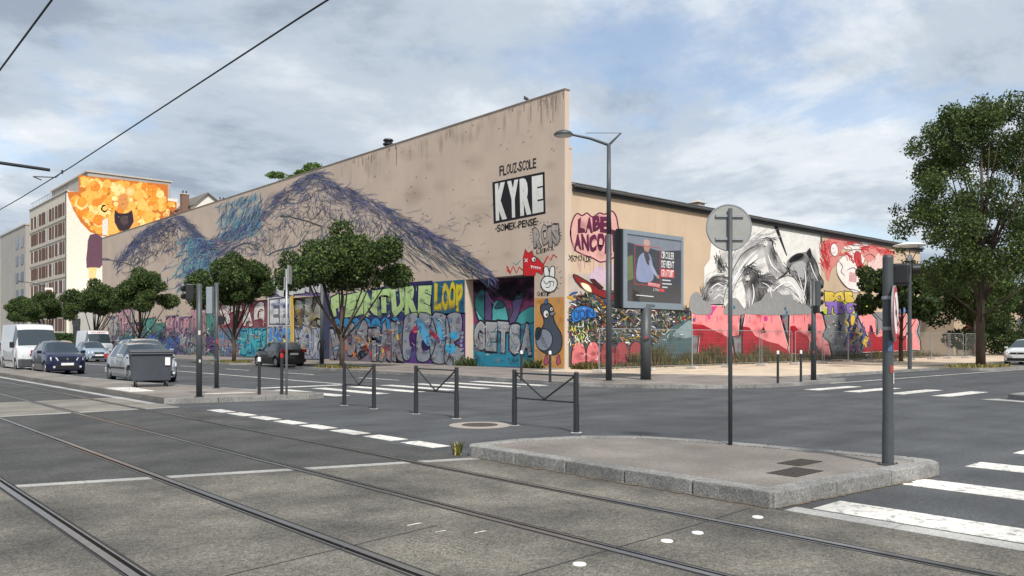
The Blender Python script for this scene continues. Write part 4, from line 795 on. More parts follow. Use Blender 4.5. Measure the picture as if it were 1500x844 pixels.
for P0, w_, g_ in (([(1064, 424), (1072, 398), (1088, 372), (1112, 356)], 1.1, 40), ([(1070, 434), (1082, 408), (1098, 388), (1112, 378)], 1.0, 60), ([(1068, 428), (1079, 402), (1094, 380), (1110, 366)], 1.8, 238), ([(1122, 426), (1138, 410), (1158, 404), (1172, 420), (1182, 446)], 1.1, 40), ([(1126, 432), (1142, 418), (1156, 414), (1168, 428), (1174, 446)], 2.2, 240), ([(1116, 353), (1122, 348), (1130, 352), (1134, 366), (1146, 386)], 1.0, 30), ([(1124, 372), (1130, 388), (1142, 400)], 1.8, 238), ([(1188, 374), (1196, 386), (1200, 402), (1206, 414), (1198, 421)], 1.1, 20), ([(1186, 384), (1191, 398), (1198, 412)], 1.4, 226), ([(1178, 392), (1180, 412), (1176, 436)], 1.5, 230), ([(1168, 400), (1174, 420), (1176, 446)], 1.2, 225), ([(1086, 402), (1094, 392), (1106, 396), (1114, 408)], 1.0, 24), ([(1102, 416), (1104, 432), (1100, 450)], 1.6, 236), ([(1116, 414), (1126, 420), (1130, 436)], 1.3, 228), ([(1026, 440), (1034, 418), (1046, 406), (1060, 406)], 1.0, 30), ([(1040, 424), (1050, 416), (1060, 420)], 1.5, 236), ([(1044, 440), (1054, 432), (1062, 438)], 1.3, 230), ([(1058, 452), (1062, 428), (1072, 410)], 1.0, 60), ([(1148, 402), (1156, 392), (1160, 380)], 1.0, 20)): mu.stroke(P0, w_, c(g_, g_, g_ + 2), 8.2, True, 5)
SM = c(140, 141, 142)
for q in ([(1012, 458), (1012, 434), (1022, 428), (1030, 440), (1040, 446), (1040, 460)], [(1060, 460), (1068, 440), (1078, 437), (1086, 447), (1092, 460)], [(1094, 460), (1102, 446), (1114, 440), (1122, 430), (1136, 426), (1146, 432), (1158, 432), (1166, 444), (1180, 446), (1186, 460)]): mu.poly(q, SM, 8.5, 3)
for x, y in ((1069, 446), (1075, 450), (1150, 452), (1152, 458), (1016, 468), (1148, 463)): mu.poly([(x, y - 3), (x + 1.8, y + 1), (x, y + 3), (x - 1.8, y + 1)], c(54, 100, 130), 9.5, 3)
put(mu, 'mural', 'black and white painting of a horse, lions and a figure on white')
# big pink and red letters
mu = Mural(MR); PK = c(232, 140, 142); RD = c(158, 24, 38); MG = c(196, 62, 132)
mu.poly([(1010, 458), (1204, 456), (1348, 458), (1348, zr(1348, .14)), (1010, zr(1010, .14))], c(122, 124, 128), 0)
def letter(pts, redpts, drips, lvl=2):
    mu.poly([(x + 2.2, y - .6) for x, y in pts], K, lvl); mu.poly(pts, PK, lvl + 1, 0, K, 2.2); mu.poly(redpts, RD, lvl + 2.4)
    for d in drips: mu.poly(d, MG, lvl + 2.6, 3)
    gx = sum(p[0] for p in pts) / len(pts); gy = sum(p[1] for p in pts) / len(pts)
    mu.stroke([(gx + (x - gx) * .955, gy + (y - gy) * .955) for x, y in pts + pts[:2]], .7, c(236, 214, 212), lvl + 3, False)
letter([(1012, 456), (1029, 456), (1030, 447.5), (1060, 446), (1062, 456), (1085, 456), (1083, 492), (1072, 493), (1076, 527), (1020, 531), (1024, 492), (1012, 492)], [(1013, 474), (1030, 476), (1048, 485), (1066, 494), (1072, 496), (1075, 526), (1021, 530), (1024, 492), (1013, 491)], [[(1031, 448), (1050, 447.5), (1046, 455), (1042, 462), (1038, 460), (1034, 462)], [(1036, 462), (1040, 462), (1040, 468), (1037, 468)]])
letter([(1092, 451), (1140, 451), (1157, 512), (1153, 523), (1128, 523), (1127, 514), (1110, 514), (1108, 526), (1087, 525), (1087, 480)], [(1088, 478), (1098, 480), (1106, 492), (1124, 500), (1140, 504), (1155, 514), (1152, 522), (1128, 522), (1127, 513), (1110, 513), (1108, 525), (1088, 524)], [[(1103, 452), (1131, 452), (1129, 457), (1124, 461), (1118, 460), (1112, 464), (1106, 460)], [(1119, 464), (1124, 464), (1124, 470), (1119, 470)]])
mu.poly([(1114, 488), (1118, 478), (1122, 487)], K, 6)
letter([(1156, 445.5), (1190, 451), (1204, 460), (1209, 480), (1204, 492), (1214, 503), (1218, 523), (1204, 523), (1196, 506), (1186, 500), (1184, 521), (1154, 519)], [(1155, 478), (1164, 477), (1172, 486), (1183, 493), (1186, 499), (1184, 520), (1155, 518)], [[(1161, 447), (1182, 450), (1178, 458), (1172, 455), (1167, 460)]])
mu.poly([(1184, 474), (1192, 478), (1190, 488), (1183, 486)], K, 6)
letter([(1256, 462), (1274, 458), (1283, 468), (1284, 494), (1300, 462), (1330, 458), (1330, 515), (1262, 518), (1272, 496)], [(1274, 476), (1284, 494), (1296, 492), (1312, 488), (1330, 494), (1330, 514), (1263, 517), (1272, 496)], [])
letter([(1328, 462), (1340, 461), (1346, 472), (1342, 486), (1347, 500), (1348, 514), (1336, 513), (1334, 498), (1328, 494)], [(1329, 500), (1335, 500), (1336, 512), (1329, 513)], [])
for k in range(46):
    x = rb.gauss(1251, 11); y = rb.gauss(483, 12); mu.stroke([(x, y), (x + rb.uniform(-4, 4), y + 5), (x + rb.uniform(-7, 7), y + 9), (x + rb.uniform(-3, 3), y + 13)], rb.uniform(1.4, 3.6), rb.choice([c(34, 42, 92), c(26, 30, 62), c(52, 66, 130), c(34, 42, 92), c(206, 170, 60), c(150, 70, 110)]), 7 + rb.random() * 2, True, 3)
mu.poly([(1247, 462), (1252, 465), (1250, 476), (1246, 474)], c(212, 176, 62), 9.4, 3)
for k in range(30): x = rb.uniform(1212, 1232); y = rb.uniform(468, 508); mu.stroke([(x, y), (x + rb.uniform(-4, 4), y + rb.uniform(-4, 6))], 1, rb.choice([K, W_, c(90, 90, 96)]), 7, True)
for _ in range(70):
    x, y = rb.uniform(1014, 1215), rb.uniform(455, 520); mu.haze(x, y, rb.uniform(3, 9), rb.uniform(3, 9), rb.choice([c(236, 160, 158), c(210, 110, 116)]) if y < 478 else c(134, 20, 32), .3, 6.4)
for x in range(1018, 1210, 16): mu.stroke([(x, 462), (x + .4, 468), (x, 473)], 1.0, MG, 6.5)
put(mu, 'graffiti', 'giant pink and red letters with black outlines and a navy beast')
# red haired figures and the bubble piece
mu = Mural(MR); rb = random.Random(2); RH = c(190, 44, 52)
INK = c(64, 40, 44); FLESH = c(228, 221, 216)
mu.poly([(1226, 386), (1240, 371), (1256, 365), (1269, 371), (1264, 388), (1258, 402), (1265, 420), (1254, 429), (1240, 420), (1228, 404)], FLESH, 1, 3, INK, .7)
mu.poly([(1232, 352), (1250, 349), (1272, 352), (1282, 359), (1270, 366), (1250, 366), (1236, 364)], FLESH, 1, 3, INK, .6)
mu.poly([(1272, 372), (1286, 364), (1300, 370), (1308, 380), (1296, 390), (1282, 400), (1272, 396)], c(222, 190, 184), 1, 3, INK, .6)
mu.poly([(1209, 402), (1206.5, 376), (1212, 353), (1224, 345.5), (1240, 349), (1264, 353), (1250, 359), (1238, 361), (1232, 370), (1226, 386), (1218, 396), (1214, 412)], c(206, 128, 122), 2.2, 3)
mu.poly([(1254, 368), (1261, 371), (1262, 384), (1270, 396), (1264, 402), (1255, 390), (1251, 376)], c(186, 56, 62), 2.2, 2, INK, .5)
mu.poly([(1262, 371), (1270, 360), (1284, 357), (1298, 364), (1310, 374), (1300, 376), (1288, 370), (1280, 380), (1272, 384)], c(208, 136, 130), 2.2, 3)
def rhair(path, n, sp, l):
    P = spl(path, 10)
    for _ in range(n):
        i = rb.randrange(len(P)); t = tang(P, i); a = math.atan2(t.y, t.x) + rb.gauss(0, .3); x = P[i][0] + rb.gauss(0, sp); y = P[i][1] + rb.gauss(0, sp); pts = []
        for k in range(6): pts.append((x, y)); a += rb.gauss(0, .18); x += math.cos(a) * l / 5; y += math.sin(a) * l / 5
        if any(p_[1] < zr(p_[0], EAVE - .45) for p_ in pts): continue
        mu.stroke(pts, rb.uniform(.5, 1.2), rb.choice([RH, RH, c(160, 30, 40), c(214, 80, 84)]), 2.5 + rb.random() * 3)
rhair([(1211, 396), (1208, 372), (1214, 352), (1226, 346), (1240, 352)], 190, 3.6, 11); rhair([(1240, 352), (1256, 354), (1266, 362)], 50, 2, 10); rhair([(1252, 372), (1258, 388), (1266, 398)], 70, 2.6, 9); rhair([(1262, 366), (1278, 358), (1292, 366), (1302, 372)], 90, 3.5, 10); rhair([(1230, 376), (1240, 372), (1246, 378)], 30, 1.6, 7)
mu.ell(1222, 366, 5.6, 9.5, c(228, 222, 218), 6.4, -.1, 16, c(70, 44, 48), .6); mu.stroke([(1219, 364), (1221, 363.5)], .7, K, 8); mu.stroke([(1219, 371), (1223, 370)], .8, c(150, 30, 40), 8); mu.stroke([(1228, 382), (1234, 390), (1232, 398), (1238, 404)], .8, K, 7, True, 4); mu.stroke([(1240, 396), (1250, 392), (1256, 398)], .7, K, 7, True, 4)
for k_ in range(7): mu.stroke([(1245 + k_ * 1.6, 398 + k_ * .4), (1244 + k_ * 1.6, 412 + k_ * .3)], .9, c(196, 90, 100), 7.5)
mu.stroke([(1266, 376), (1274, 372), (1282, 378), (1278, 386)], .7, K, 7, True, 4); mu.stroke([(1240, 356), (1252, 360), (1262, 358)], .7, K, 7, True, 4)
mu.stroke([(1224, 400), (1238, 420), (1256, 426), (1262, 432)], .8, c(80, 60, 60), 6, True, 4)
put(mu, 'mural', 'red haired figures outlined on bare render')
mu = Mural(MR)
for k in range(22): x = 1209 + k * 2.9; mu.ell(x, 448 + rb.uniform(-6, 10), rb.uniform(3, 6), rb.uniform(4, 8), rb.choice([c(172, 190, 66), c(196, 206, 80)]), 0)
mu.text('BOBA', [(1209, 426), (1264, 430), (1266, 446), (1209, 442)], c(222, 196, 84), 2, off=.1, outline=K, ooff=.05, jit=.1)
mu.text('TIDOM', [(1209, 441), (1266, 446), (1268, 459), (1209, 459)], c(140, 110, 190), 3, off=.1, outline=c(40, 40, 80), ooff=.05, jit=.08)
put(mu, 'graffiti', 'yellow and violet bubble letters with lime drips')
mu = Mural(MR)
mu.poly([(1316, 461), (1318, 452), (1326, 447), (1338, 446), (1348, 450), (1348, 461)], c(126, 160, 120), 0, 3)
mu.text('OULI', [(1318, 448), (1347, 450), (1347, 460), (1318, 459)], c(110, 150, 210), 3, off=.09, outline=c(40, 50, 90), ooff=.05, jit=.1)
for x in (1320, 1332, 1340): mu.stroke([(x, 449), (x + 2, 440), (x + 1, 436)], 1.6, c(200, 130, 190), 2)
put(mu, 'graffiti', 'small blue letters near the end of the side wall')
# weeds along the side wall
m = MB(); rw = random.Random(31); WC = [c(122, 106, 66), c(96, 80, 54), c(74, 82, 42), c(86, 98, 50), c(88, 92, 48), c(126, 84, 60), c(60, 66, 34)]
for _ in range(10500):
    x = 29.7 + (XEND - 28) * rw.random() ** 1.25; dens = .55 + .45 * math.sin(x * 1.7) * math.sin(x * .61 + 1)
    if x < 34: dens *= .5
    y = FY - .05 - abs(rw.gauss(0, .55)); h = (.25 + 1.05 * dens * rw.random()) * (1.15 if 34 < x < 50 else .75); b = rw.uniform(0, 6.283); ln = rw.uniform(.1, .5) * h; w = rw.uniform(.012, .03); q = rw.uniform(.7, 1.3); cc = tuple(v * q for v in rw.choice(WC))
    lx, ly = ln * math.cos(b), ln * math.sin(b); ax, ay = -math.sin(b) * w, math.cos(b) * w; y2 = min(y + ly, FY - .04)
    m.add([(x - ax, y - ay, .116), (x + ax, y + ay, .116), (x + lx + ax, y2, h), (x + lx - ax, y2 - .01, h)], [(0, 1, 2, 3)], cc)
m.build('weeds', LEAF, label='tall dry weeds growing along the foot of the painted side wall', cat='weeds', kind='stuff')
m = MB()
for _ in range(550):
    y = rw.choice([fl(683), fl(784), fl(690)]) + rw.gauss(0, .35); x = FX - .04 - abs(rw.gauss(0, .14)); h = rw.uniform(.1, .6) * math.exp(-abs(rw.gauss(0, .5))); q = rw.uniform(.6, 1.2); cc = tuple(v * q for v in rw.choice([c(60, 80, 44), c(80, 100, 52), c(100, 96, 60)])); b = rw.uniform(0, 6.28)
    m.add([(x, y - .03, .11), (x, y + .03, .11), (x + .1 * math.cos(b) - .06, y + .25 * math.sin(b), .11 + h), (x - .06, y + .25 * math.sin(b) - .05, .11 + h * .9)], [(0, 1, 2, 3)], cc)
m.build('door_weeds', LEAF, label='green weeds at the foot of the garage door jambs', cat='weeds', kind='stuff')
# ------------------------------------------------------------ street furniture
PG = mat('post_grey', srgb(72, 76, 79), 0.5, 0.15, 0.12, 5); GALV = mat('galvanised', srgb(150, 153, 156), 0.45, 0.4, 0.15, 6)
BLK = mat('black_plastic', srgb(26, 27, 29), 0.5, 0, 0.1, 6); ANTH = mat('anthracite_paint', srgb(48, 50, 54), 0.45, 0.2, 0.12, 6)
WHT = mat('white_reflective', srgb(228, 228, 226), 0.5, 0, 0.05, 6); REDP = mat('red_reflective', srgb(178, 30, 36), 0.5, 0, 0.05, 6)
GLS = mat('lamp_glass', srgb(200, 205, 208), 0.25, 0, 0.05, 6); SIGNG = mat('sign_back', srgb(148, 149, 146), 0.55, 0.15, 0.12, 4)
CONC = mat('foot_block', srgb(186, 182, 176), 0.9, 0, 0.15, 5, 0.2, 30)
# three low barriers at the crossing
bar_px = [((504, 594), (549, 599)), ((614, 606), (673, 613)), ((757, 623), (835, 635))]
bl = ['black steel pedestrian barrier farthest from the manhole, by the zebra crossing', 'middle black steel pedestrian barrier of the row of three', 'black steel pedestrian barrier next to the round manhole cover']
for (a, b), lb in zip(bar_px, bl):
    A = G(*a); B = G(*b); A.x = B.x = 10.15; d = (B - A); Ln = d.length; ang = math.atan2(d.y, d.x)
    e = empty('pedestrian_barrier', A, ang, label=lb, cat='barrier', group='barriers at the crossing')
    for x in (0, Ln):
        m = MB(); m.cyl((x, 0, 0), (x, 0, .5), .05, .05, 14); m.cyl((x, 0, .5), (x, 0, 1.02), .042, .042, 14); m.lathe([(.036, 1.02), (.042, 1.03), (.036, 1.045), (0, 1.055)], (x, 0, 0), 14); p = m.build('post', ANTH, e, smooth=False)
        MB().lathe([(.1, 0), (.1, .005), (.04, .006)], (x, 0, 0.001), 16).build('base_collar', SLAB, p)
    for z in (.52, .98): MB().tube([(.03, 0, z), (Ln - .03, 0, z)], .015, 8).build('rail', ANTH, e)
    for x0, x1 in ((.06, Ln / 2 - .03), (Ln - .06, Ln / 2 + .03)): MB().tube([(x0, 0, .96), (x1, 0, .55)], .017, 8).build('diagonal_brace', ANTH, e)
    for x in (.055, Ln - .055): MB().tube([(x, 0, .5), (x, 0, 1.0)], .011, 8).build('upright', ANTH, e)
    MB().lathe([(.03, -.02), (.036, 0), (.03, .02)], (Ln / 2, 0, .545), 10).build('joint', ANTH, e)
# bollards
def bollard(p, h, lb, top, rr=.045):
    e = empty('bollard', p, label=lb, cat='bollard', group='slim bollards'); m = MB(); m.cyl((0, 0, 0), (0, 0, h - .12), rr, rr * .9, 12); m.build('post', ANTH, e)
    m = MB(); m.cyl((0, 0, h - .118), (0, 0, h - .012), rr * .98, rr * .98, 12); m.lathe([(rr * .98, h - .012), (rr * .6, h), (0, h + .004)], (0, 0, 0), 12); m.build('cap', top, e)
bollard(G(380, 578, .11), 1.02, 'slim grey bollard with white cap on the island near the signal posts', WHT)
bollard(G(413, 578, .11), 1.12, 'slim bollard with red cap beside the thin sign post', REDP)
bollard(G(1143, 567, .0) + Vector((.2, .2, .11)), 1.12, 'slim white capped bollard at the crossing, farther from the signal post', WHT)
bollard(G(1177, 565, .0) + Vector((.2, .2, .11)), 1.12, 'slim white capped bollard at the crossing, next to the signal post', WHT)
bollard(G(764, 558, .11), 1.1, 'slim white capped bollard before the garage door', WHT, .05)
bollard(G(806, 560, .11), 1.1, 'slim white capped bollard before the painted pigeon', WHT, .05)
# big street lamps
def street_lamp(p, H, arm, az, lb, group='tall street lamps'):
    e = empty('street_lamp', p, az, label=lb, cat='street lamp', group=group)
    m = MB(); m.cyl((0, 0, 0), (0, 0, H * .62), .115, .1, 16); m.cyl((0, 0, H * .62), (0, 0, H), .085, .07, 16); m.build('post', PG, e, smooth=True)
    MB().lathe([(.2, 0), (.2, .02), (.12, .03)], (0, 0, .002), 16).build('base_plate', PG, e)
    m = MB(); m.tube([(-.45, 0, H + .42), (0, 0, H - .02), (arm * .5, 0, H + .22), (arm, 0, H + .36)], [.025, .06, .05, .04], 10); m.build('arm', PG, e)
    MB().tube([(-.45, 0, H + .42), (arm * .62, 0, H + .42)], .014, 6).build('tie_rod', PG, e)
    m = MB(); m.lathe([(0, .16), (.14, .15), (.3, .08), (.36, .0), (.33, -.05)], (arm + .3, 0, H + .36), 20); h = m.build('lamp_head', PG, e, smooth=True)
    MB().lathe([(.328, -.05), (.2, -.085), (0, -.095)], (arm + .3, 0, H + .36), 20).build('lens', GLS, h, smooth=True)
AZL = math.atan2(.6655, -.7467)
p = G(892, 558, .11); street_lamp(p, 8.6, 1.35, AZL, 'tall grey street lamp beside the advertising panel')
for (X, Y, lb) in ((24.6, 45.2, 'tall grey street lamp by the parked black hatchback'), (24.2, 80.5, 'tall grey street lamp rising out of the dense street trees'), (24.4, 118, 'tall grey street lamp before the pale building with brown shutters')):
    street_lamp(Vector((X, Y, .11)), 8.5, 2.1, rad(180), lb)
# disc lamp
p = G(1333, 541, .11); e = empty('disc_street_lamp', p, label='grey post lamp with a wide white disc on top', cat='street lamp'); H = 6.1
MB().cyl((0, 0, 0), (0, 0, H - .6), .1, .075, 14).build('post', PG, e)
MB().lathe([(0, H + .32), (.4, H + .3), (.78, H + .2), (.8, H + .17), (.5, H + .12), (0, H + .1)], (0, 0, 0), 28).build('disc', WHT, e, smooth=True)
for k in range(3):
    a = k * 2.094 + .4; MB().tube([(.05 * math.cos(a), .05 * math.sin(a), H - .7), (.5 * math.cos(a), .5 * math.sin(a), H + .13)], .02, 6).build('strut', ANTH, e)
MB().lathe([(.09, H - .6), (.12, H - .45), (.1, H - .3), (0, H - .25)], (0, 0, 0), 14).build('lamp', GLS, e)
# advertising panel
bp = Vector((23.95, 19.35, .11)); e = empty('advertising_panel', bp, label='large framed advertising panel on a thick grey column', cat='billboard')
MB().cyl((0, 0, 0), (0, 0, 2.7), .2, .19, 20).build('column', PG, e, smooth=True)
x0, x1, z0, z1 = -1.32, 2.26, 2.66, 5.52
MB().b2(x0, x1, -.02, .44, z0, z1).build('case', ANTH, e, bevel=.03)
MB().b2(x0 - .02, x1 + .02, .12, .3, z0 - .03, z1 + .03).build('rim', BLK, e)
FRM = mat('panel_frame', srgb(150, 160, 168), .45, .5, .08, 4); m = MB(); yf = -.06
m.b2(x0, x1, yf, -.021, z0, z0 + .24); m.b2(x0, x1, yf, -.021, z1 - .16, z1); m.b2(x0, x0 + .2, yf, -.021, z0 + .2401, z1 - .1601); m.b2(x1 - .14, x1, yf, -.021, z0 + .2401, z1 - .1601); m.build('frame', FRM, e)
cx0, cx1, cz0, cz1 = x0 + .2, x1 - .14, z0 + .24, z1 - .16
def MPst(x, y, o): return Vector((cx0 + (cx1 - cx0) * x, -.024 - o, cz1 - (cz1 - cz0) * y))
mu = Mural(MPst, .0); c = srgb
mu.lv = lambda lvl: 0.0004 + lvl * .0012
mu.poly([(0, 0), (1, 0), (1, 1), (0, 1)], c(44, 46, 54), 0); mu.poly([(0, 0), (1, 0), (1, .16), (.6, .2), (0, .12)], c(120, 126, 136), 1); mu.poly([(.0, .14), (.3, .16), (.6, .2), (1, .15), (1, .3), (0, .3)], c(36, 40, 48), 1.5)
mu.poly([(0, .62), (1, .7), (1, 1), (0, 1)], c(56, 52, 50), 1.6); mu.poly([(0, .35), (.1, .3), (.12, .66), (0, .7)], c(96, 110, 60), 1.8)
mu.poly([(.17, .66), (.2, .36), (.28, .26), (.36, .24), (.44, .32), (.48, .58), (.46, .66), (.36, .7)], c(132, 142, 172), 3, 3); mu.poly([(.3, .24), (.38, .25), (.42, .4), (.36, .42)], c(50, 44, 52), 4, 3); mu.ell(.355, .16, .055, .085, c(168, 128, 108), 4); mu.ell(.355, .095, .06, .05, c(190, 150, 140), 5)
mu.stroke([(.4, .36), (.47, .5), (.55, .6)], .06, c(146, 154, 180), 5, True, 4); mu.ell(.56, .6, .025, .03, c(170, 130, 112), 6)
for t, y, cc in (('CIRCULER', .2, W_), ('DEVIENT', .34, W_)): mu.text(t, [(.62, y), (.87, y), (.87, y + .11), (.62, y + .11)], cc, 6, off=.02)
mu.poly([(.61, .47), (.87, .47), (.87, .6), (.61, .6)], c(206, 50, 56), 5); mu.text('GRATUIT', [(.62, .48), (.86, .48), (.86, .59), (.62, .59)], W_, 6, off=.02)
for x, y, w in ((.64, .635, .16), (.64, .69, .18), (.64, .745, .1)): mu.poly([(x, y), (x + w, y), (x + w, y + .02), (x, y + .02)], c(200, 200, 200), 6)
for q in ([(.14, .15), (.6, .15)], [(.14, .15), (.14, .74)], [(.14, .74), (.6, .74)], [(.6, .15), (.6, .74)]): mu.stroke(q, .008, c(196, 50, 56), 6, False)
mu.poly([(.37, .69), (.6, .71), (.6, .77), (.37, .75)], c(206, 50, 56), 7); mu.text('METROPOLE', [(.38, .7), (.59, .715), (.59, .76), (.38, .745)], W_, 8); mu.poly([(.58, .78), (.68, .785), (.68, .83), (.58, .825)], c(206, 50, 56), 7); mu.text('LYON', [(.47, .78), (.57, .785), (.57, .825), (.47, .82)], W_, 8)
mu.stroke([(.16, .9), (.48, .91)], .012, W_, 6, False)
for k in (.5, .62): mu.stroke([(k, .98), (k + .06, .84), (k + .12, .98)], .012, c(40, 40, 44), 5, False)
po = mu.mb.build('poster', PAINT, e, label='poster of a cyclist in a pale blue coat with white and red lettering')
mu = Mural(lambda x, y, o: Vector((x, yf - .001 - o, y)), 0.0); mu.lv = lambda l: .0005 + l * .001
mu.text('JCDecaux', [(x0 + 1.25, z0 + .16), (x0 + 1.8, z0 + .16), (x0 + 1.8, z0 + .06), (x0 + 1.25, z0 + .06)], K, 1); mu.mb.build('lettering', PAINT, e)
gl = MB().b2(cx0 + .001, cx1 - .001, -.052, -.048, cz0 + .001, cz1 - .001); gm = bpy.data.materials.new('cover_glass'); gm.use_nodes = True; t = gm.node_tree; tb = t.nodes.new('ShaderNodeBsdfTransparent'); gb = t.nodes.new('ShaderNodeBsdfGlossy'); gb.inputs['Roughness'].default_value = .05; ms = t.nodes.new('ShaderNodeMixShader'); ms.inputs[0].default_value = .04
t.links.new(tb.outputs[0], ms.inputs[1]); t.links.new(gb.outputs[0], ms.inputs[2]); t.links.new(ms.outputs[0], t.nodes['Material Output'].inputs[0]); gl.build('cover_glass', gm, e)
# round sign seen from behind, on the near island
p = G(1070, 652, .134); e = empty('round_sign', p, rad(-38), label='round traffic sign seen from behind on a thin post on the kerbed island', cat='sign')
MB().cyl((0, 0, 0), (0, 0, 3.3), .03, .03, 14).build('post', PG, e, smooth=True)
m = MB(); zc = 3.04; n = 36
vs = [(.31 * math.cos(2 * math.pi * k / n), y, zc + .31 * math.sin(2 * math.pi * k / n)) for y in (.045, .065) for k in range(n)]
m.add(vs, [tuple(range(n))[::-1], tuple(range(n, 2 * n))] + [(k, (k + 1) % n, n + (k + 1) % n, n + k) for k in range(n)]); d = m.build('disc', SIGNG, e)
m = MB(); ring = [(.315 * math.cos(2 * math.pi * k / n), .055, zc + .315 * math.sin(2 * math.pi * k / n)) for k in range(n + 1)]; m.tube(ring, .016, 6); m.build('rim', GALV, d)
for dz in (.16, -.16): MB().b2(-.2, .2, .018, .046, zc + dz - .018, zc + dz + .018).build('bracket', GALV, e)
# signal post with no-left-turn sign on the near island
p = G(1301, 681, .134); e = empty('signal_post', p, label='thick grey signal post with small black lamp box and edge-on round sign', cat='signal post')
m = MB(); m.cyl((0, 0, 0), (0, 0, .5), .067, .063, 18); m.cyl((0, 0, .5), (0, 0, 2.43), .06, .06, 18); m.lathe([(.06, 2.43), (.05, 2.46), (0, 2.47)], (0, 0, 0), 18); m.build('post', PG, e, smooth=False)
m = MB(); m.box((.2, -.06, 2.24), (.24, .2, .25), rad(20)); b = m.build('signal_box', BLK, e, bevel=.025); MB().box((.08, -.02, 2.33), (.14, .05, .05), rad(20)).build('bracket', BLK, e); MB().tube([(.26, -.17, 2.3), (.3, -.24, 2.3)], .06, 14).build('visor', BLK, b)
def disc(mb, cx, cy, cz, nrm, r, th, n=32):
    nx_, ny_ = nrm; tx, ty = -ny_, nx_
    vs = [(cx + tx * r * math.cos(2 * math.pi * k / n) + nx_ * q, cy + ty * r * math.cos(2 * math.pi * k / n) + ny_ * q, cz + r * math.sin(2 * math.pi * k / n)) for q in (0, th) for k in range(n)]
    mb.add(vs, [tuple(range(n))[::-1], tuple(range(n, 2 * n))] + [(k, (k + 1) % n, n + (k + 1) % n, n + k) for k in range(n)])
NR = Vector((.31, -.95)).normalized(); off = .075
off = .062
for nm, r, th0, th1, mt in (('sign_plate', .325, off, .02, GALV), ('red_ring', .31, off + .021, .003, REDP), ('white_face', .245, off + .025, .003, WHT)):
    m = MB(); disc(m, NR.x * th0, NR.y * th0, 1.78, NR, r, th1); m.build(nm, mt, e)
T = Vector((-NR.y, NR.x)); q0 = off + .03
def SP(u, z): return Vector((T.x * u + NR.x * q0, T.y * u + NR.y * q0, 1.78 + z))
m = MB(); A = [(.05, -.15), (.09, -.15), (.09, .03), (-.05, .03), (-.05, .08), (-.15, .01), (-.05, -.06), (-.05, -.01), (.05, -.01)]; m.add([SP(*a) for a in A], [tuple(range(len(A)))]); m.build('arrow', BLK, e)
m = MB(); q0 += .002; m.add([SP(-.19, .16), SP(-.16, .19), SP(.19, -.16), SP(.16, -.19)], [(0, 1, 2, 3)]); m.build('red_bar', REDP, e)
for z in (1.6, 1.96): MB().lathe([(.064, -.02), (.07, -.02), (.07, .02), (.064, .02)], (0, 0, z), 16).build('clamp', GALV, e)
# signals on the far island
p = G(292, 582, .11); e = empty('traffic_signal', p, label='grey signal post with black lamp head on the far island', cat='traffic light')
MB().cyl((0, 0, 0), (0, 0, 2.95), .075, .07, 16).build('post', PG, e, smooth=True); m = MB(); m.box((-.22, .06, 2.72), (.2, .24, .42), rad(-20)); h = m.build('lamp_head', BLK, e, bevel=.02); MB().box((-.1, .02, 2.72), (.12, .05, .05)).build('bracket', BLK, e)
for k in range(2): MB().tube([(-.28, .2, 2.82 - k * .2), (-.31, .3, 2.82 - k * .2)], .075, 12).build('visor', BLK, h)
p = G(317.5, 569, .11); e = empty('signal_cabinet_post', p, label='grey post with long pale box at its head beside the lamp post', cat='signal post')
MB().cyl((0, 0, 0), (0, 0, 3.25), .068, .06, 14).build('post', PG, e, smooth=True); MB().box((-.17, .08, 2.7), (.18, .2, .82), rad(-40)).build('box', mat('pale_grey', srgb(140, 148, 154), .5, .2, .08, 4), e, bevel=.015); MB().box((.14, -.02, 2.1), (.16, .16, .28), rad(-40)).build('pedestrian_signal', BLK, e, bevel=.02)
p = G(420, 579, .11); e = empty('sign_post', p, label='thin galvanised post with narrow sign plates seen edge-on', cat='sign')
MB().cyl((0, 0, 0), (0, 0, 3.4), .032, .032, 12).build('post', GALV, e, smooth=True); MB().box((.1, .02, 3.25), (.03, .42, .5), rad(-38)).build('sign_plate', SIGNG, e); MB().box((-.04, -.02, 3.0), (.025, .3, .35), rad(-38)).build('sign_plate', GALV, e)
for dz in (3.1, 3.4): MB().box((.04, 0, dz - .05), (.1, .04, .03), rad(-38)).build('bracket', GALV, e)
# signal by the cross street
p = G(1192, 557, .11); e = empty('traffic_signal', p, label='grey traffic signal before the big pink letters, lamp head seen from the side', cat='traffic light')
MB().cyl((0, 0, 0), (0, 0, 3.75), .1, .07, 14).build('post', PG, e, smooth=True); h = MB().box((.16, -.02, 3.2), (.22, .26, .95), rad(-20)).build('lamp_head', PG, e, bevel=.02)
for k in range(3): MB().tube([(.28, -.04, 3.5 - k * .3), (.45, -.08, 3.49 - k * .3)], .1, 12).build('visor', BLK, h)
MB().box((.02, -.1, 2.62), (.2, .2, .28)).build('pedestrian_signal', BLK, e, bevel=.02)
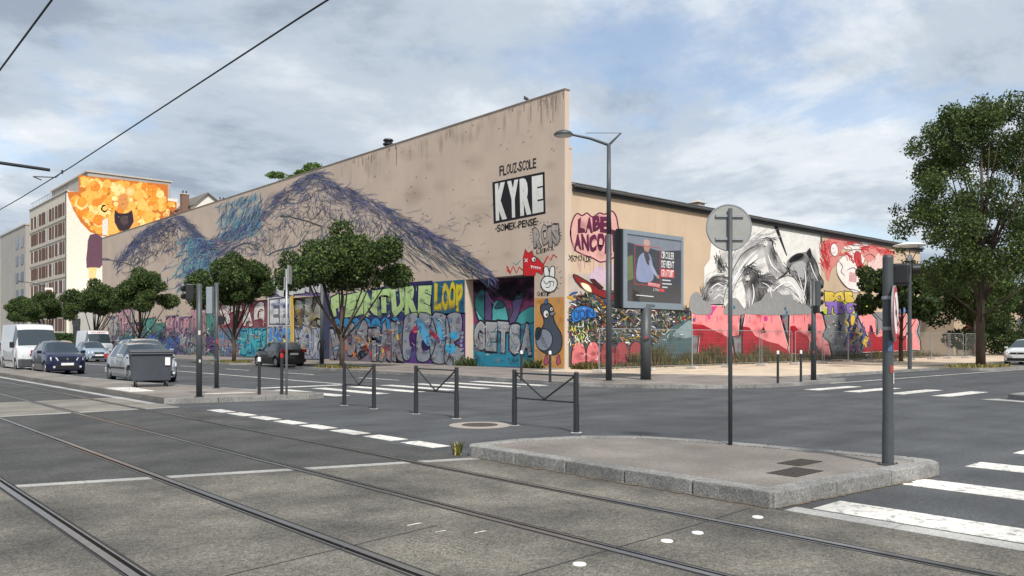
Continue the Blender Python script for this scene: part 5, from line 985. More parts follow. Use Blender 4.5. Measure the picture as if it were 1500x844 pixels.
# temporary fence panels along the side wall
fe = empty('fence_panel', (27.6, 25.0, .116), label='galvanised temporary fence panel standing along the graffiti side wall', cat='fence', group='temporary fence panels'); FW_ = 3.4
def ftube(pts, nm, r=.021, par=fe): return MB().tube(pts, r, 8).build(nm, GALV, par)
arc = [(.02, 0, 1.85), (.04, 0, 1.95), (.12, 0, 2.0)]; arc2 = [(FW_ - a[0], 0, a[2]) for a in arc[::-1]]
ftube([(.02, 0, .06), (.02, 0, 1.2)] + arc + arc2 + [(FW_ - .02, 0, 1.2), (FW_ - .02, 0, .06)], 'tube_frame'); ftube([(.03, 0, .2), (FW_ - .03, 0, .2)], 'bottom_rail', .016)
m = MB()
for k in range(1, 34): m.cyl((k * .1, 0, .2), (k * .1, 0, 2.0), .0022, .0022, 3, False)
for k in range(7): m.cyl((.03, .005, .35 + k * .25), (FW_ - .03, .005, .35 + k * .25), .0022, .0022, 3, False)
m.build('wire_mesh', GALV, fe, kind='stuff')
for x in (.0,): MB().box((x, 0, .07), (.24, .62, .14)).build('foot_block', CONC, fe, bevel=.02)
flab = ['galvanised fence panel nearest the warehouse corner, before the painted machine parts'] + ['galvanised fence panel before ' + q for q in ('the blue lettering and pink rounded shapes', 'the advertising panel column', 'the teal patch beside the big letters', 'the first giant pink letter', 'the second giant pink letter', 'the third giant pink letter', 'the navy beast on the wall', 'the last giant pink letters', 'the end of the side wall', 'the corner of the side wall', 'the dark trees past the wall', 'the greenery beside the tall tree', 'the tall tree, last of the fence')]
fe['label'] = flab[0]
for k in range(1, 14):
    o = copy_tree(fe); o['label'] = flab[k]; o.location = (27.6 + k * 3.47, 25.0 + R.uniform(-.12, .12) + (.25 if k > 7 else 0), .116); o.rotation_euler = (0, 0, R.uniform(-.03, .03))
# waste container
p = G(221, 566, .112); e = empty('waste_container', p, math.atan2(-.25, .97) + rad(2), label='dark grey four wheeled waste container with white sticker by the silver hatchback', cat='waste bin')
BIN = mat('bin_plastic', srgb(62, 68, 76), .5, 0, .1, 4); w, dp = .66, .5
m = MB(); lo = [(-w * .9, -dp * .85), (w * .9, -dp * .85), (w * .9, dp * .85), (-w * .9, dp * .85)]; up = [(-w, -dp), (w, -dp), (w, dp), (-w, dp)]
m.add([(x, y, .2) for x, y in lo] + [(x, y, 1.08) for x, y in up], [(3, 2, 1, 0), (4, 5, 6, 7), (0, 1, 5, 4), (1, 2, 6, 5), (2, 3, 7, 6), (3, 0, 4, 7)]); m.build('body', BIN, e, bevel=.03)
m = MB(); m.b2(-w - .04, w + .04, -dp - .05, dp + .04, 1.08, 1.13); m.build('rim', BIN, e, bevel=.015)
m = MB(); m.tube([(-w - .02, -dp - .01, 1.17), (w + .02, -dp - .01, 1.17)], .05, 10); m.b2(-w - .02, w + .02, -dp, dp, 1.131, 1.24); m.build('lid', BIN, e, bevel=.03)
for x in (-w - .05, w + .05): MB().tube([(x, -.1, .95), (x * 1.05, -.1, .98), (x * 1.05, .1, .98), (x, .1, .95)], .022, 8).build('side_handle', BLK, e)
for x in (-.48, .48):
    for y in (-.34, .34):
        q = MB().cyl((x - .025, y - .03, .1), (x + .025, y - .03, .1), .098, .098, 14).build('caster', BLK, e); MB().box((x, y, .2), (.1, .08, .06)).build('fork', GALV, q)
MB().b2(w * .62, w * .86, -dp - .012, -dp + .0, .72, .98).build('sticker', WHT, e)
e.scale = (.93, .93, .95)
# stickers wrapped round posts, flange plates at their feet
def sticker(par, r, z, h, a0, a1, mt):
    m = MB(); n = 6; V = []
    for zz in (z, z + h):
        for k in range(n + 1): a = a0 + (a1 - a0) * k / n; V.append((r * math.cos(a), r * math.sin(a), zz))
    m.add(V, [(k, k + 1, n + 2 + k, n + 1 + k) for k in range(n)]); m.build('sticker', mt, par)
STK = [mat('sticker_white', srgb(196, 194, 188), .6, 0, .2, 20), mat('sticker_red', srgb(150, 60, 56), .6, 0, .2, 20), mat('sticker_blue', srgb(70, 96, 130), .6, 0, .2, 20), mat('sticker_dark', srgb(44, 42, 42), .6, 0, .2, 20)]
for par in [o for o in bpy.data.objects if o.parent is None and o.name.split('.')[0] in ('signal_post', 'traffic_signal', 'signal_cabinet_post', 'street_lamp', 'advertising_panel')]:
    r0 = {'signal_post': .0655, 'traffic_signal': .0955, 'signal_cabinet_post': .0685, 'street_lamp': .1155, 'advertising_panel': .2005}[par.name.split('.')[0]] + .001
    if par.name == 'traffic_signal': r0 = .0765
    for k in range(3): a = R.uniform(3.3, 4.6); sticker(par, r0, R.uniform(.8, 1.9), R.uniform(.06, .14), a, a + R.uniform(.5, 1.0), R.choice(STK))
    m = MB(); m.lathe([(r0 + .05, 0), (r0 + .05, .014), (r0 - .01, .02)], (0, 0, .001), 18)
    for k in range(6): a = k * 1.047; m.cyl(((r0 + .028) * math.cos(a), (r0 + .028) * math.sin(a), .01), ((r0 + .028) * math.cos(a), (r0 + .028) * math.sin(a), .032), .011, .011, 6)
    m.build('foot_flange', PG, par)
# small red sign among the trees
p = Vector((24.8, 114, .11)); e = empty('bus_stop_sign', p, label='small red and white sign on a post before the pale buildings', cat='sign'); MB().cyl((0, 0, 0), (0, 0, 8.2), .05, .05, 10).build('post', PG, e); q = MB().box((-.5, -.05, 7.5), (.9, .1, 1.0)).build('plate', WHT, e); MB().box((-.5, -.11, 7.5), (.6, .02, .5)).build('red_mark', REDP, q)
# ------------------------------------------------------------ trees
BARK = mat('bark', srgb(78, 66, 56), .9, 0, .25, 6, .5, 30)
def leaf(m, p, s, rnd, cc, el=1.7):
    a = Vector((rnd.gauss(0, 1), rnd.gauss(0, 1), rnd.gauss(0, .6))).normalized(); b = a.orthogonal().normalized(); t = rnd.uniform(0, 6.28); b = b * math.cos(t) + a.cross(b) * math.sin(t)
    x = b * s * el; y = a.cross(b) * s
    m.add([p - x, p - y * .9, p + x, p + y * .9], [(0, 1, 2, 3)], cc)
def crown(clumps, n, s, cols, rnd, hollow=.55):
    m = MB(); vol = [c_[3] * c_[3] * c_[4] for c_ in clumps]; tot = sum(vol)
    for c_, v in zip(clumps, vol):
        for _ in range(int(n * v / tot)):
            d = Vector((rnd.gauss(0, 1), rnd.gauss(0, 1), rnd.gauss(0, 1))).normalized(); r = hollow + (1 - hollow) * rnd.random() ** .6 + rnd.gauss(0, .07)
            p = Vector((c_[0] + d.x * c_[3] * r, c_[1] + d.y * c_[3] * r, c_[2] + d.z * c_[4] * r)); k = rnd.uniform(.72, 1.3); cc = rnd.choice(cols)
            leaf(m, p, s * rnd.uniform(.6, 1.3), rnd, tuple(q * k for q in cc))
    return m
def pine(seed, H, Wd):
    rnd = random.Random(seed); cl = []; z0 = H * .42
    for k in range(24):
        a = rnd.uniform(0, 6.283); r = Wd * .5 * math.sqrt(rnd.random()) * .9; z = z0 + (H - z0) * (.25 + .6 * rnd.random() * (1 - (r / (Wd * .5)) ** 2 * .55)); q = rnd.uniform(.4, .95)
        cl.append((r * math.cos(a), r * math.sin(a), z, q, q * .8))
    cl += [(0, 0, z0 + (H - z0) * .5, Wd * .24, (H - z0) * .3), (0, 0, H - .7, .7, .6)]
    cm = crown(cl, 32000, .052, [srgb(52, 70, 38), srgb(70, 90, 46), srgb(42, 58, 33), srgb(98, 116, 58)], rnd, .4)
    tm = MB(); tm.tube([(0, 0, -.1), (.03, 0, .9), (.0, .04, 1.6), (.03, .0, H * .55)], [.14, .12, .11, .05], 10)
    lm = []
    for k, c_ in enumerate(cl[:9]):
        zb = 1.2 + .8 * rnd.random(); lm.append([(0, 0, zb), (c_[0] * .45, c_[1] * .45, zb + (c_[2] - zb) * .42), (c_[0] * .8, c_[1] * .8, zb + (c_[2] - zb) * .85), (c_[0], c_[1], c_[2])])
    return cm, tm, lm
tl = ['dense dark green street tree before the painted wall, beside the zebra crossing', 'dense dark green street tree by the red block letters on the wall', 'dense dark green street tree behind the waste container and silver cars', 'dense dark green street tree before the orange mural building', 'dense dark green street tree behind the white van', 'dense dark green street tree farthest along the street, near the red sign']
tp = [(8.1, 7.4, 1), (7.5, 5.8, 2), (7.8, 6.2, 3), (7.6, 5.8, 4), (7.3, 5.4, 5), (7.2, 5.4, 6)]
for (H, Wd, sd), y, lb in zip(tp, TREE_Y, tl):
    cm, tm, lm = pine(sd * 13, H, Wd); e = empty('street_tree', (22.3, y, .11), label=lb, cat='tree', group='street trees along the painted wall')
    t = tm.build('trunk', BARK, e, smooth=True)
    for l in lm: MB().tube(l, [.06, .045, .03, .015], 6).build('limb', BARK, t, smooth=True)
    cm.build('crown', LEAF, e)
def broad(name, p, H, clumps, nleaf, ls, cols, lb, seed, tr=.2, z0=2.2, group=None, hollow=.2):
    rnd = random.Random(seed); e = empty(name, p, label=lb, cat='tree', group=group)
    t = MB().tube([(0, 0, -.1), (.02, .03, z0), (.1, -.05, H * .5), (.05, 0, H * .88)], [tr, tr * .8, tr * .5, .03], 10).build('trunk', BARK, e, smooth=True)
    for c_ in clumps[::(5 if len(clumps) > 60 else 2)]:
        zb = max(z0 * .9, c_[2] * rnd.uniform(.35, .6)); MB().tube([(0, 0, zb), (c_[0] * .42 + rnd.uniform(-.3, .3), c_[1] * .42 + rnd.uniform(-.3, .3), zb + (c_[2] - zb) * .45), (c_[0], c_[1], c_[2])], [tr * .26, tr * .16, .015], 6).build('limb', BARK, t, smooth=True)
    crown(clumps, nleaf, ls, cols, rnd, hollow).build('crown', LEAF, e); return e
rnd = random.Random(77); cl = []
for k in range(150):
    z = 4.3 + 10.1 * rnd.random(); w = 5.0 * (1 - ((z - 8.2) / 7.0) ** 2 * .85); a = rnd.uniform(0, 6.283); r = w * math.sqrt(rnd.random()); q = rnd.uniform(.4, 1.0); cl.append((r * math.cos(a), r * math.sin(a), z, q, q * .95))
BC = [srgb(58, 76, 36), srgb(78, 98, 46), srgb(44, 60, 31), srgb(104, 120, 62), srgb(66, 82, 44)]
broad('broadleaf_tree', G(1437, 537, .11), 14.6, cl, 72000, .048, BC, 'tall airy broadleaf tree in a grass verge at the right', 8, .26, 2.6)
def blob(rng, n, w, h, zc):
    return [(rng.gauss(0, w * .38), rng.gauss(0, w * .3), zc + rng.uniform(-h * .42, h * .42), rng.uniform(.6, 1.2) * w * .22, rng.uniform(.6, 1.1) * h * .2) for _ in range(n)]
for X, Y, H, Wd, lb, sd in ((80, 27, 8.5, 8, 'dark bushy tree hiding the far end of the side wall', 1), (57.4, 24.0, 7.0, 4.4, 'low dark shrub-like tree before the red haired mural', 2), (90, 26, 7.5, 9, 'dark bushy tree left of the pale building beyond the fence', 3), (108, 26, 8.5, 11, 'broad dark tree behind the white car at the kerb', 4), (98, 40, 10, 10, 'tall dark tree rising beyond the pale building', 5)):
    rnd = random.Random(sd * 7); broad('dark_tree', (X, Y, .11), H, blob(rnd, 18, Wd, H * (.9 if X > 60 else .5), H * (.52 if X > 60 else .72)), 12000, .1, [srgb(50, 68, 36), srgb(66, 84, 42), srgb(42, 56, 32), srgb(80, 98, 50)], lb, sd, .16, 1.2, 'dark trees beyond the side wall', .5)
rnd = random.Random(4); broad('roof_tree', (41.5, 78.5, .11), 19.2, blob(rnd, 22, 4.6, 2.4, 18.2), 9000, .08, [srgb(84, 108, 44), srgb(104, 130, 54), srgb(66, 88, 38)], 'bright green tree top showing above the warehouse parapet', 4, .2, 4, None, .4)
for X, Y, lb, sd in ((26.2, 115.5, 'clipped green hedge by the wall behind the delivery van', 1), (26.2, 120.5, 'clipped green hedge nearer the pale building with shutters', 2)):
    rnd = random.Random(sd); m = MB()
    for _ in range(4000):
        p = Vector((rnd.uniform(-.9, .9), rnd.uniform(-1.7, 1.7), rnd.uniform(.1, 2.3))); k = rnd.uniform(.7, 1.3); leaf(m, p, .09 * rnd.uniform(.7, 1.3), rnd, tuple(q * k for q in srgb(58, 84, 40)))
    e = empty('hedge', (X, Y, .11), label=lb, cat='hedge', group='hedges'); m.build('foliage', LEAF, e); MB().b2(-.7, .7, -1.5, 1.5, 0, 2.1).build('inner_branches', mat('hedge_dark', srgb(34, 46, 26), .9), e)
# ------------------------------------------------------------ vehicles and people
TYRE = mat('tyre', srgb(26, 26, 27), .85, 0, .15, 10); RIM = mat('wheel_rim', srgb(150, 152, 156), .35, .8, .1, 6); CGL = mat('car_glass', srgb(44, 54, 60), .04, 0, .05, 2, spec=1.0)
UND = mat('underbody', srgb(16, 16, 17), .9); HL = mat('headlight', srgb(214, 220, 226), .12, .2, .05, 8, spec=.8); TLM = mat('tail_light', srgb(150, 20, 24), .2, 0, .1, 8); PLT = mat('plate', srgb(226, 226, 222), .5); CHR = mat('chrome', srgb(200, 202, 206), .15, .95, .05, 6)
def carpaint(nm, col): return mat(nm, col, .28, .35, .04, 2, coat=.6)
# side profiles: list of (y, hood/roof z, belt z, half width at belt, half width at top); front is at -y
def vehicle(name, spec, p, rz, paint, lb, cat='car', trim=None, van=False, group=None):
    e = empty(name, p, rz, label=lb, cat=cat, group=group)
    Ln, Wd, wr, ax0, ax1 = spec['L'], spec['W'], spec['wr'], spec['ax'][0], spec['ax'][1]; st = spec['st']; sill = .2
    ar = wr + .055
    def interp(y):
        for a, b in zip(st, st[1:]):
            if a[0] <= y <= b[0]:
                t = (y - a[0]) / (b[0] - a[0]); return [a[i] + (b[i] - a[i]) * t for i in range(5)]
        return list(st[-1] if y > 0 else st[0])
    ys = sorted(set([round(s[0], 3) for s in st] + [round(ax + ar * math.cos(math.pi * k / 8), 3) for ax in (ax0, ax1) for k in range(9)] + [round(y, 3) for pr in spec['pillars'] for y in pr]))
    ys = [y for i, y in enumerate(ys) if i == 0 or y - ys[i - 1] > .012]
    rows = []
    for y in ys:
        _, zt, zb, wb, wt = interp(y); zs = sill
        for ax in (ax0, ax1):
            if abs(y - ax) < ar: zs = max(zs, wr + math.sqrt(max(0, ar * ar - (y - ax) ** 2)))
        end = min(y - ys[0], ys[-1] - y); ins = max(0, .12 - end * .5) ; wm = wb + .03 - ins
        zm = max(zs + .03, sill + (zb - sill) * .45)
        rows.append([(wm - .05, y, zs), (wm, y, zm), (wb - ins, y, max(zb, zm + .02)), (wt, y, zt), (wt * .55, y, zt + .03 * (1 if zt > zb + .1 else .6)), (0, y, zt + .04 * (1 if zt > zb + .1 else .6))])
    verts = []; nr = 11
    for r in rows: verts += [(x, y, z) for x, y, z in r] + [(-x, y, z) for x, y, z in r[-2::-1]]
    groups = {'body': [], 'windscreen': [], 'side_window': [], 'side_window ': [], 'rear_window': []}
    win = spec['win']          # (y_ws0, y_ws1, y_r0, y_r1)
    for i in range(len(rows) - 1):
        ym = (ys[i] + ys[i + 1]) / 2
        for k in range(nr - 1):
            f = (i * nr + k, (i + 1) * nr + k, (i + 1) * nr + k + 1, i * nr + k + 1); g = 'body'
            if win[0] < ym < win[1] and k in (3, 4, 5, 6): g = 'windscreen'
            elif win[2] < ym < win[3] and k in (3, 4, 5, 6): g = 'rear_window'
            elif k in (2, 7) and any(a < ym < b for a, b in spec['pillars']): g = 'side_window' if k == 2 else 'side_window '
            groups[g].append(f)
    groups['body'].append(tuple(range(nr))); groups['body'].append(tuple(range((len(rows) - 1) * nr, len(rows) * nr))[::-1])
    for g, fs in groups.items():
        if not fs: continue
        used = sorted(set(i for f in fs for i in f)); mp_ = {v: i for i, v in enumerate(used)}; m = MB(); m.add([verts[v] for v in used], [tuple(mp_[i] for i in f)[::-1] for f in fs])
        o = m.build(g.strip(), paint if g == 'body' else CGL, e, smooth=(g == 'body'))
        if g == 'body':
            es = o.modifiers.new('split', 'EDGE_SPLIT'); es.split_angle = rad(38)
    y0, y1 = ys[0], ys[-1]; hw = Wd / 2
    MB().b2(-hw + .14, hw - .14, y0 + .12, y1 - .12, .16, .55).build('underbody', UND, e)
    for ax in (ax0, ax1):
        for s in (-1, 1):
            w = MB(); xo = s * (hw - .02); xi = s * (hw - .22); w.cyl((xi, ax, wr), (xo, ax, wr), wr, wr, 24); t = w.build('tyre', TYRE, e)
            r = MB(); r.cyl((s * (hw - .06), ax, wr), (s * (hw - .008), ax, wr), wr * .66, wr * .62, 20); ro = r.build('rim', RIM, t); 
            k = MB()
            for q in range(5):
                a = q * 1.2566; k.box((s * (hw - .006), ax + wr * .4 * math.cos(a), wr + wr * .4 * math.sin(a)), (.01, wr * .16, wr * .16))
            k.build('spoke_gap', UND, t)
    def front(y, z): return y0 + y
    tm_ = trim or BLK
    zh = spec['hl']; hx = hw - .3
    if spec.get('front', True):
        for s in (-1, 1):
            m = MB(); m.add([(s * (hx - .17), y0 - .005, zh - .07), (s * (hx + .15), y0 + .07, zh - .06), (s * (hx + .17), y0 + .13, zh + .09), (s * (hx - .1), y0 + .02, zh + .06), (s * (hx - .17), y0 + .12, zh - .07), (s * (hx + .1), y0 + .25, zh - .06), (s * (hx + .1), y0 + .3, zh + .08), (s * (hx - .1), y0 + .2, zh + .06)], [(0, 1, 2, 3), (4, 7, 6, 5), (0, 4, 5, 1), (1, 5, 6, 2), (2, 6, 7, 3), (3, 7, 4, 0)]); m.build('headlight', HL, e, bevel=.01)
            MB().cyl((s * (hx + .02), y0 - .012, .36), (s * (hx + .02), y0 + .03, .36), .05, .05, 12).build('fog_lamp', HL, e)
    if van: MB().b2(-hw + .02, hw - .02, y0 - .03, y0 + .3, .22, .66).build('front_bumper', tm_, e, bevel=.06)
    MB().b2(-hx + .2, hx - .2, y0 - .012, y0 + .06, zh - .07, zh + .04).build('grille', tm_, e, bevel=.01)
    MB().b2(-hx - .02, hx + .02, y0 - .008, y0 + .06, .24, .44).build('lower_grille', BLK, e, bevel=.01)
    m = MB(); m.add([(0, y0 - .02, zh + .075), (.05, y0 - .02, zh), (0, y0 - .02, zh - .075), (-.05, y0 - .02, zh), (0, y0 + .0, zh + .075), (.05, y0, zh), (0, y0, zh - .075), (-.05, y0, zh)], [(3, 2, 1, 0), (0, 1, 5, 4), (1, 2, 6, 5), (2, 3, 7, 6), (3, 0, 4, 7)]); m.build('emblem', CHR, e)
    MB().b2(-.26, .26, y0 - .022, y0 - .009, .43, .54).build('number_plate', PLT, e); MB().b2(-.26, .26, y1 + .009, y1 + .022, spec.get('rp', .72), spec.get('rp', .72) + .11).build('number_plate', PLT, e)
    for s in (-1, 1):
        MB().box((s * (hw - .16), y1 - .04, spec.get('tl', .88)), (.24, .14, .2)).build('tail_light', TLM, e, bevel=.02)
        yw = win[0] + .35; MB().box((s * (hw + .1), yw, spec['belt'] + .07), (.2, .12, .14 if not van else .3)).build('mirror', paint if not van else BLK, e, bevel=.03)
        MB().b2(min(s * (hw + .012), s * (hw + .03)), max(s * (hw + .012), s * (hw + .03)), ax0 + .45, ax1 - .4, .5, .57).build('rub_strip', tm_, e)
        for hy in ((ax0 + ax1) / 2 + .1,): MB().box((s * (hw - .0), hy, spec['belt'] - .1), (.05, .17, .03)).build('door_handle', paint, e)
    MB().b2(-hw + .06, hw - .06, y1 - .05, y1 + .012, .28, .5).build('rear_bumper', tm_ if van else paint, e, bevel=.03)
    MB().tube([(.3, win[0] + .08, spec['belt'] + .05), (-.35, win[0] + .14, spec['belt'] + .09)], .01, 5).build('wiper', BLK, e)
    return e
hatch = dict(L=3.95, W=1.68, wr=.3, ax=(-1.25, 1.25), belt=.92, hl=.66, tl=.95, win=(-.95, -.28, 1.35, 1.85), pillars=[(-.62, .28), (.36, 1.1)],
    st=[(-1.97, .58, .56, .62, .55), (-1.9, .74, .66, .72, .62), (-1.55, .86, .78, .8, .66), (-.95, .98, .9, .82, .68), (-.28, 1.4, .93, .83, .55), (.2, 1.46, .94, .83, .56), (.9, 1.45, .95, .83, .55), (1.35, 1.38, .96, .82, .53), (1.85, 1.02, .94, .78, .6), (1.97, .74, .7, .72, .62)])
city = dict(L=3.6, W=1.65, wr=.3, ax=(-1.2, 1.25), belt=.97, hl=.72, tl=1.0, win=(-1.05, -.45, 1.4, 1.72), pillars=[(-.75, .2), (.28, 1.1)],
    st=[(-1.8, .6, .58, .64, .56), (-1.74, .82, .72, .72, .62), (-1.5, .93, .84, .79, .66), (-1.05, 1.03, .95, .81, .68), (-.45, 1.46, .98, .82, .55), (.1, 1.54, 1.0, .82, .56), (.9, 1.52, 1.01, .82, .55), (1.4, 1.45, 1.02, .8, .53), (1.72, 1.05, .98, .77, .6), (1.8, .76, .7, .72, .62)])
mpv = dict(L=4.3, W=1.8, wr=.32, ax=(-1.35, 1.35), belt=1.02, hl=.75, tl=1.05, win=(-1.25, -.35, 1.75, 2.05), pillars=[(-.75, .28), (.36, 1.3)],
    st=[(-2.15, .62, .6, .68, .6), (-2.08, .84, .74, .78, .68), (-1.75, .96, .86, .85, .72), (-1.25, 1.08, .98, .88, .74), (-.35, 1.55, 1.03, .89, .6), (.2, 1.63, 1.04, .89, .6), (1.2, 1.61, 1.05, .89, .59), (1.75, 1.53, 1.06, .87, .57), (2.05, 1.1, 1.03, .83, .66), (2.15, .8, .74, .78, .66)])
vanS = dict(L=4.9, W=1.98, wr=.33, ax=(-1.55, 1.5), belt=1.28, hl=.86, tl=1.2, rp=.6, win=(-1.75, -1.3, 9, 9), pillars=[(-1.5, -.85)],
    st=[(-2.45, .7, .68, .82, .74), (-2.38, .98, .86, .9, .8), (-2.2, 1.12, 1.04, .95, .84), (-1.75, 1.3, 1.24, .98, .88), (-1.3, 2.1, 1.32, .985, .82), (-1.0, 2.34, 1.34, .985, .82), (-.4, 2.4, 1.35, .985, .83), (2.3, 2.4, 1.35, .985, .83), (2.45, 2.34, 1.3, .96, .82)])
vehicle('parked_car', city, (9.62, 43.35, 0), 0, carpaint('paint_navy', srgb(22, 28, 62)), 'small dark blue city car in front of the white van', group='cars on the street')
vehicle('white_van', vanS, (9.55, 48.9, 0), 0, carpaint('paint_white', srgb(224, 225, 224)), 'large white panel van with grey bumper behind the blue car', 'van', PG, True)
vehicle('parked_car', hatch, (10.28, 33.25, 0), 0, carpaint('paint_silver', srgb(166, 170, 174)), 'silver hatchback partly hidden by the waste container', group='cars on the street')
vehicle('parked_car', mpv, (13.0, 41.6, 0), 0, carpaint('paint_pale_silver', srgb(186, 192, 196)), 'tall pale silver car in the lane beside the silver hatchback', group='cars on the street')
vehicle('parked_car', hatch, (16.9, 66, 0), 0, carpaint('paint_ice', srgb(150, 166, 182)), 'pale blue grey car driving up before the delivery van', group='cars on the street')
dv = vehicle('delivery_van', vanS, (20.2, 78, 0), 0, MATS['paint_white'], 'white delivery van with red lettering above its windscreen', 'van', PG, True)
mu = Mural(lambda x, y, o: Vector((x, -1.17 - (2.2 - y) * .55 - o - .03, y + .02)), .0); mu.text('Mobilier', [(-.6, 2.28), (.6, 2.28), (.6, 2.1), (-.6, 2.1)], srgb(180, 40, 44), 1); mu.mb.build('lettering', PAINT, dv)
vehicle('parked_car', hatch, (9.4, 55.2, 0), 0, carpaint('paint_grey_blue', srgb(120, 140, 156)), 'grey blue car behind the large white van', group='cars on the street')
vehicle('parked_car', hatch, (22.2, 46.1, 0), rad(180), carpaint('paint_black', srgb(16, 17, 19)), 'black hatchback parked by the kerb before the painted gates', group='cars on the street')
vehicle('parked_car', mpv, (61.2, 17.4, 0), rad(-90), MATS['paint_white'], 'white car parked nose-out beyond the tall tree', group='cars on the street')
# people
SKIN = mat('skin', srgb(176, 130, 106), .6); HAIR = mat('hair', srgb(36, 28, 24), .8)
def person(p, rz, top, trouser, lb, stride=.0, vest=None):
    e = empty('person', p, rz, label=lb, cat='person')
    J = [((0, 0, .95), .13), ((0, 0, 1.15), .12), ((0, .01, 1.35), .15), ((0, 0, 1.48), .07), ((0, -.01, 1.56), .055), ((0, -.02, 1.66), .1), ((0, -.01, 1.75), .085),
         ((.1, 0, .9), .095), ((.11, -stride, .5), .07), ((.11, .02 - stride * .6, .09), .05), ((.11, -.12 - stride * .6, .04), .04), ((-.1, 0, .9), .095), ((-.11, stride * .6, .5), .07), ((-.11, .04 + stride, .09), .05), ((-.11, -.1 + stride, .04), .04),
         ((.19, 0, 1.42), .06), ((.25, .02, 1.15), .048), ((.24, -.08, .92), .038), ((.24, -.12, .82), .035), ((-.19, 0, 1.42), .06), ((-.25, .02, 1.15), .048), ((-.24, -.08, .92), .038), ((-.24, -.12, .82), .035)]
    E = [(0, 1), (1, 2), (2, 3), (3, 4), (4, 5), (5, 6), (0, 7), (7, 8), (8, 9), (9, 10), (0, 11), (11, 12), (12, 13), (13, 14), (2, 15), (15, 16), (16, 17), (17, 18), (2, 19), (19, 20), (20, 21), (21, 22)]
    me = bpy.data.meshes.new('body'); me.from_pydata([j[0] for j in J], E, []); o = link('body', me, None, e); o.modifiers.new('s', 'SKIN'); sk_ = me.skin_vertices[0].data
    for i, j in enumerate(J): sk_[i].radius = (j[1], j[1] * .85)
    sk_[0].use_root = True; sb = o.modifiers.new('u', 'SUBSURF'); sb.levels = sb.render_levels = 1
    # clothing colour by height
    m = bpy.data.materials.new('clothed_figure'); m.use_nodes = True; t = m.node_tree; tcn = t.nodes.new('ShaderNodeTexCoord'); sp = t.nodes.new('ShaderNodeSeparateXYZ'); t.links.new(tcn.outputs['Object'], sp.inputs[0])
    mr = t.nodes.new('ShaderNodeMapRange'); mr.inputs[2].default_value = 2.0; t.links.new(sp.outputs['Z'], mr.inputs[0]); r = t.nodes.new('ShaderNodeValToRGB'); r.color_ramp.interpolation = 'CONSTANT'; el = r.color_ramp.elements
    for pos, cc in ((.0, srgb(30, 28, 28)), (.045, trouser), (.47, top), (.745, srgb(176, 130, 106))):
        q = el.new(pos); q.color = (*cc, 1)
    el.remove(el[0]); el.remove(el[-1]); t.links.new(mr.outputs[0], r.inputs[0]); t.links.new(r.outputs[0], t.nodes['Principled BSDF'].inputs['Base Color']); t.nodes['Principled BSDF'].inputs['Roughness'].default_value = .8; me.materials.append(m)
    MB().lathe([(.112, 1.66), (.118, 1.74), (.09, 1.83), (.0, 1.86)], (0, .015, 0), 12).build('hair', HAIR, e, smooth=True)
    for s in (-1, 1): MB().cyl((s * .04, -.118, 1.69), (s * .04, -.126, 1.69), .012, .012, 6).build('eye', HAIR, e)
    MB().tube([(0, -.11, 1.69), (0, -.145, 1.645)], [.012, .02], 6).build('nose', SKIN, e)
    if vest: m = MB(); m.lathe([(.15, 1.05), (.165, 1.2), (.175, 1.38), (.1, 1.46)], (0, 0, 0), 14); m.build('vest', mat('vest_yellow', srgb(190, 200, 60), .7), e)
    return e
person((26.2, 53.6, .11), rad(200), srgb(36, 36, 40), srgb(28, 28, 32), 'person in dark clothes with a yellow vest by the teal door', .08, True)
person((26.0, 47.8, .11), rad(170), srgb(30, 30, 34), srgb(34, 34, 40), 'person in black standing behind the black hatchback', .0)
person((25.2, 93.5, .11), rad(10), srgb(214, 214, 222), srgb(50, 54, 70), 'person in a white shirt walking on the far pavement', .15)
# ------------------------------------------------------------ other buildings, wires
PLA = mat('pale_render', srgb(206, 198, 184), .9, 0, .06, .4, .1, 14, streak=.05); PLW = mat('white_render', srgb(222, 217, 206), .9, 0, .05, .4, streak=.05); BRN = mat('brown_shutter', srgb(96, 64, 48), .7, 0, .15, 4); WGL = mat('window_glass', srgb(60, 68, 78), .1, 0, .2, 1, spec=.7); SLABC = mat('floor_band', srgb(188, 180, 168), .9, 0, .08, 1); GRM = mat('grey_render', srgb(166, 162, 156), .9, 0, .08, .4, streak=.08)
bx, by0, by1, bxe, bz, bz2 = 29.4, 127.0, 151.0, 45.0, 22.6, 25.6
e = empty('apartment_building', (bx, by0, 0), label='pale apartment block with brown shutters and an orange mural on its end wall', cat='building')
def PB(m, nm, mt, par=None, **k):
    o = m.build(nm, mt, **k); pp = par or e; o.parent = pp
    if par is None: o.matrix_parent_inverse = Matrix.Translation((-e.location[0], -e.location[1], -e.location[2]))
    return o
m = MB(); m.b2(bx, bxe, by0, by1, 0, bz); PB(m, 'wall', PLA)
m = MB(); m.b2(bx + 2.6, bxe - 1.4, by0 + .002, by1 - 3, bz + .001, bz2); PB(m, 'penthouse', GRM)
m = MB(); m.b2(bx + 2.4, bxe - 1.2, by0 - .15, by1 - 2.8, bz2, bz2 + .2); PB(m, 'roof_slab', SLABC)
m = MB(); m.b2(bx - .12, bx + .25, by0 + .02, by1 + .1, bz + .0015, bz + .16); PB(m, 'parapet', SLABC)
for k in range(22): y = by0 + .6 + k * 1.05; PB(MB().cyl((bx + .1, y, bz + .15), (bx + .1, y, bz + 1.05), .02, .02, 5, False), 'railing_post', MATS['post_grey'])
PB(MB().tube([(bx + .1, by0, bz + 1.05), (bx + .1, by1, bz + 1.05)], .03, 6), 'railing', MATS['post_grey'])
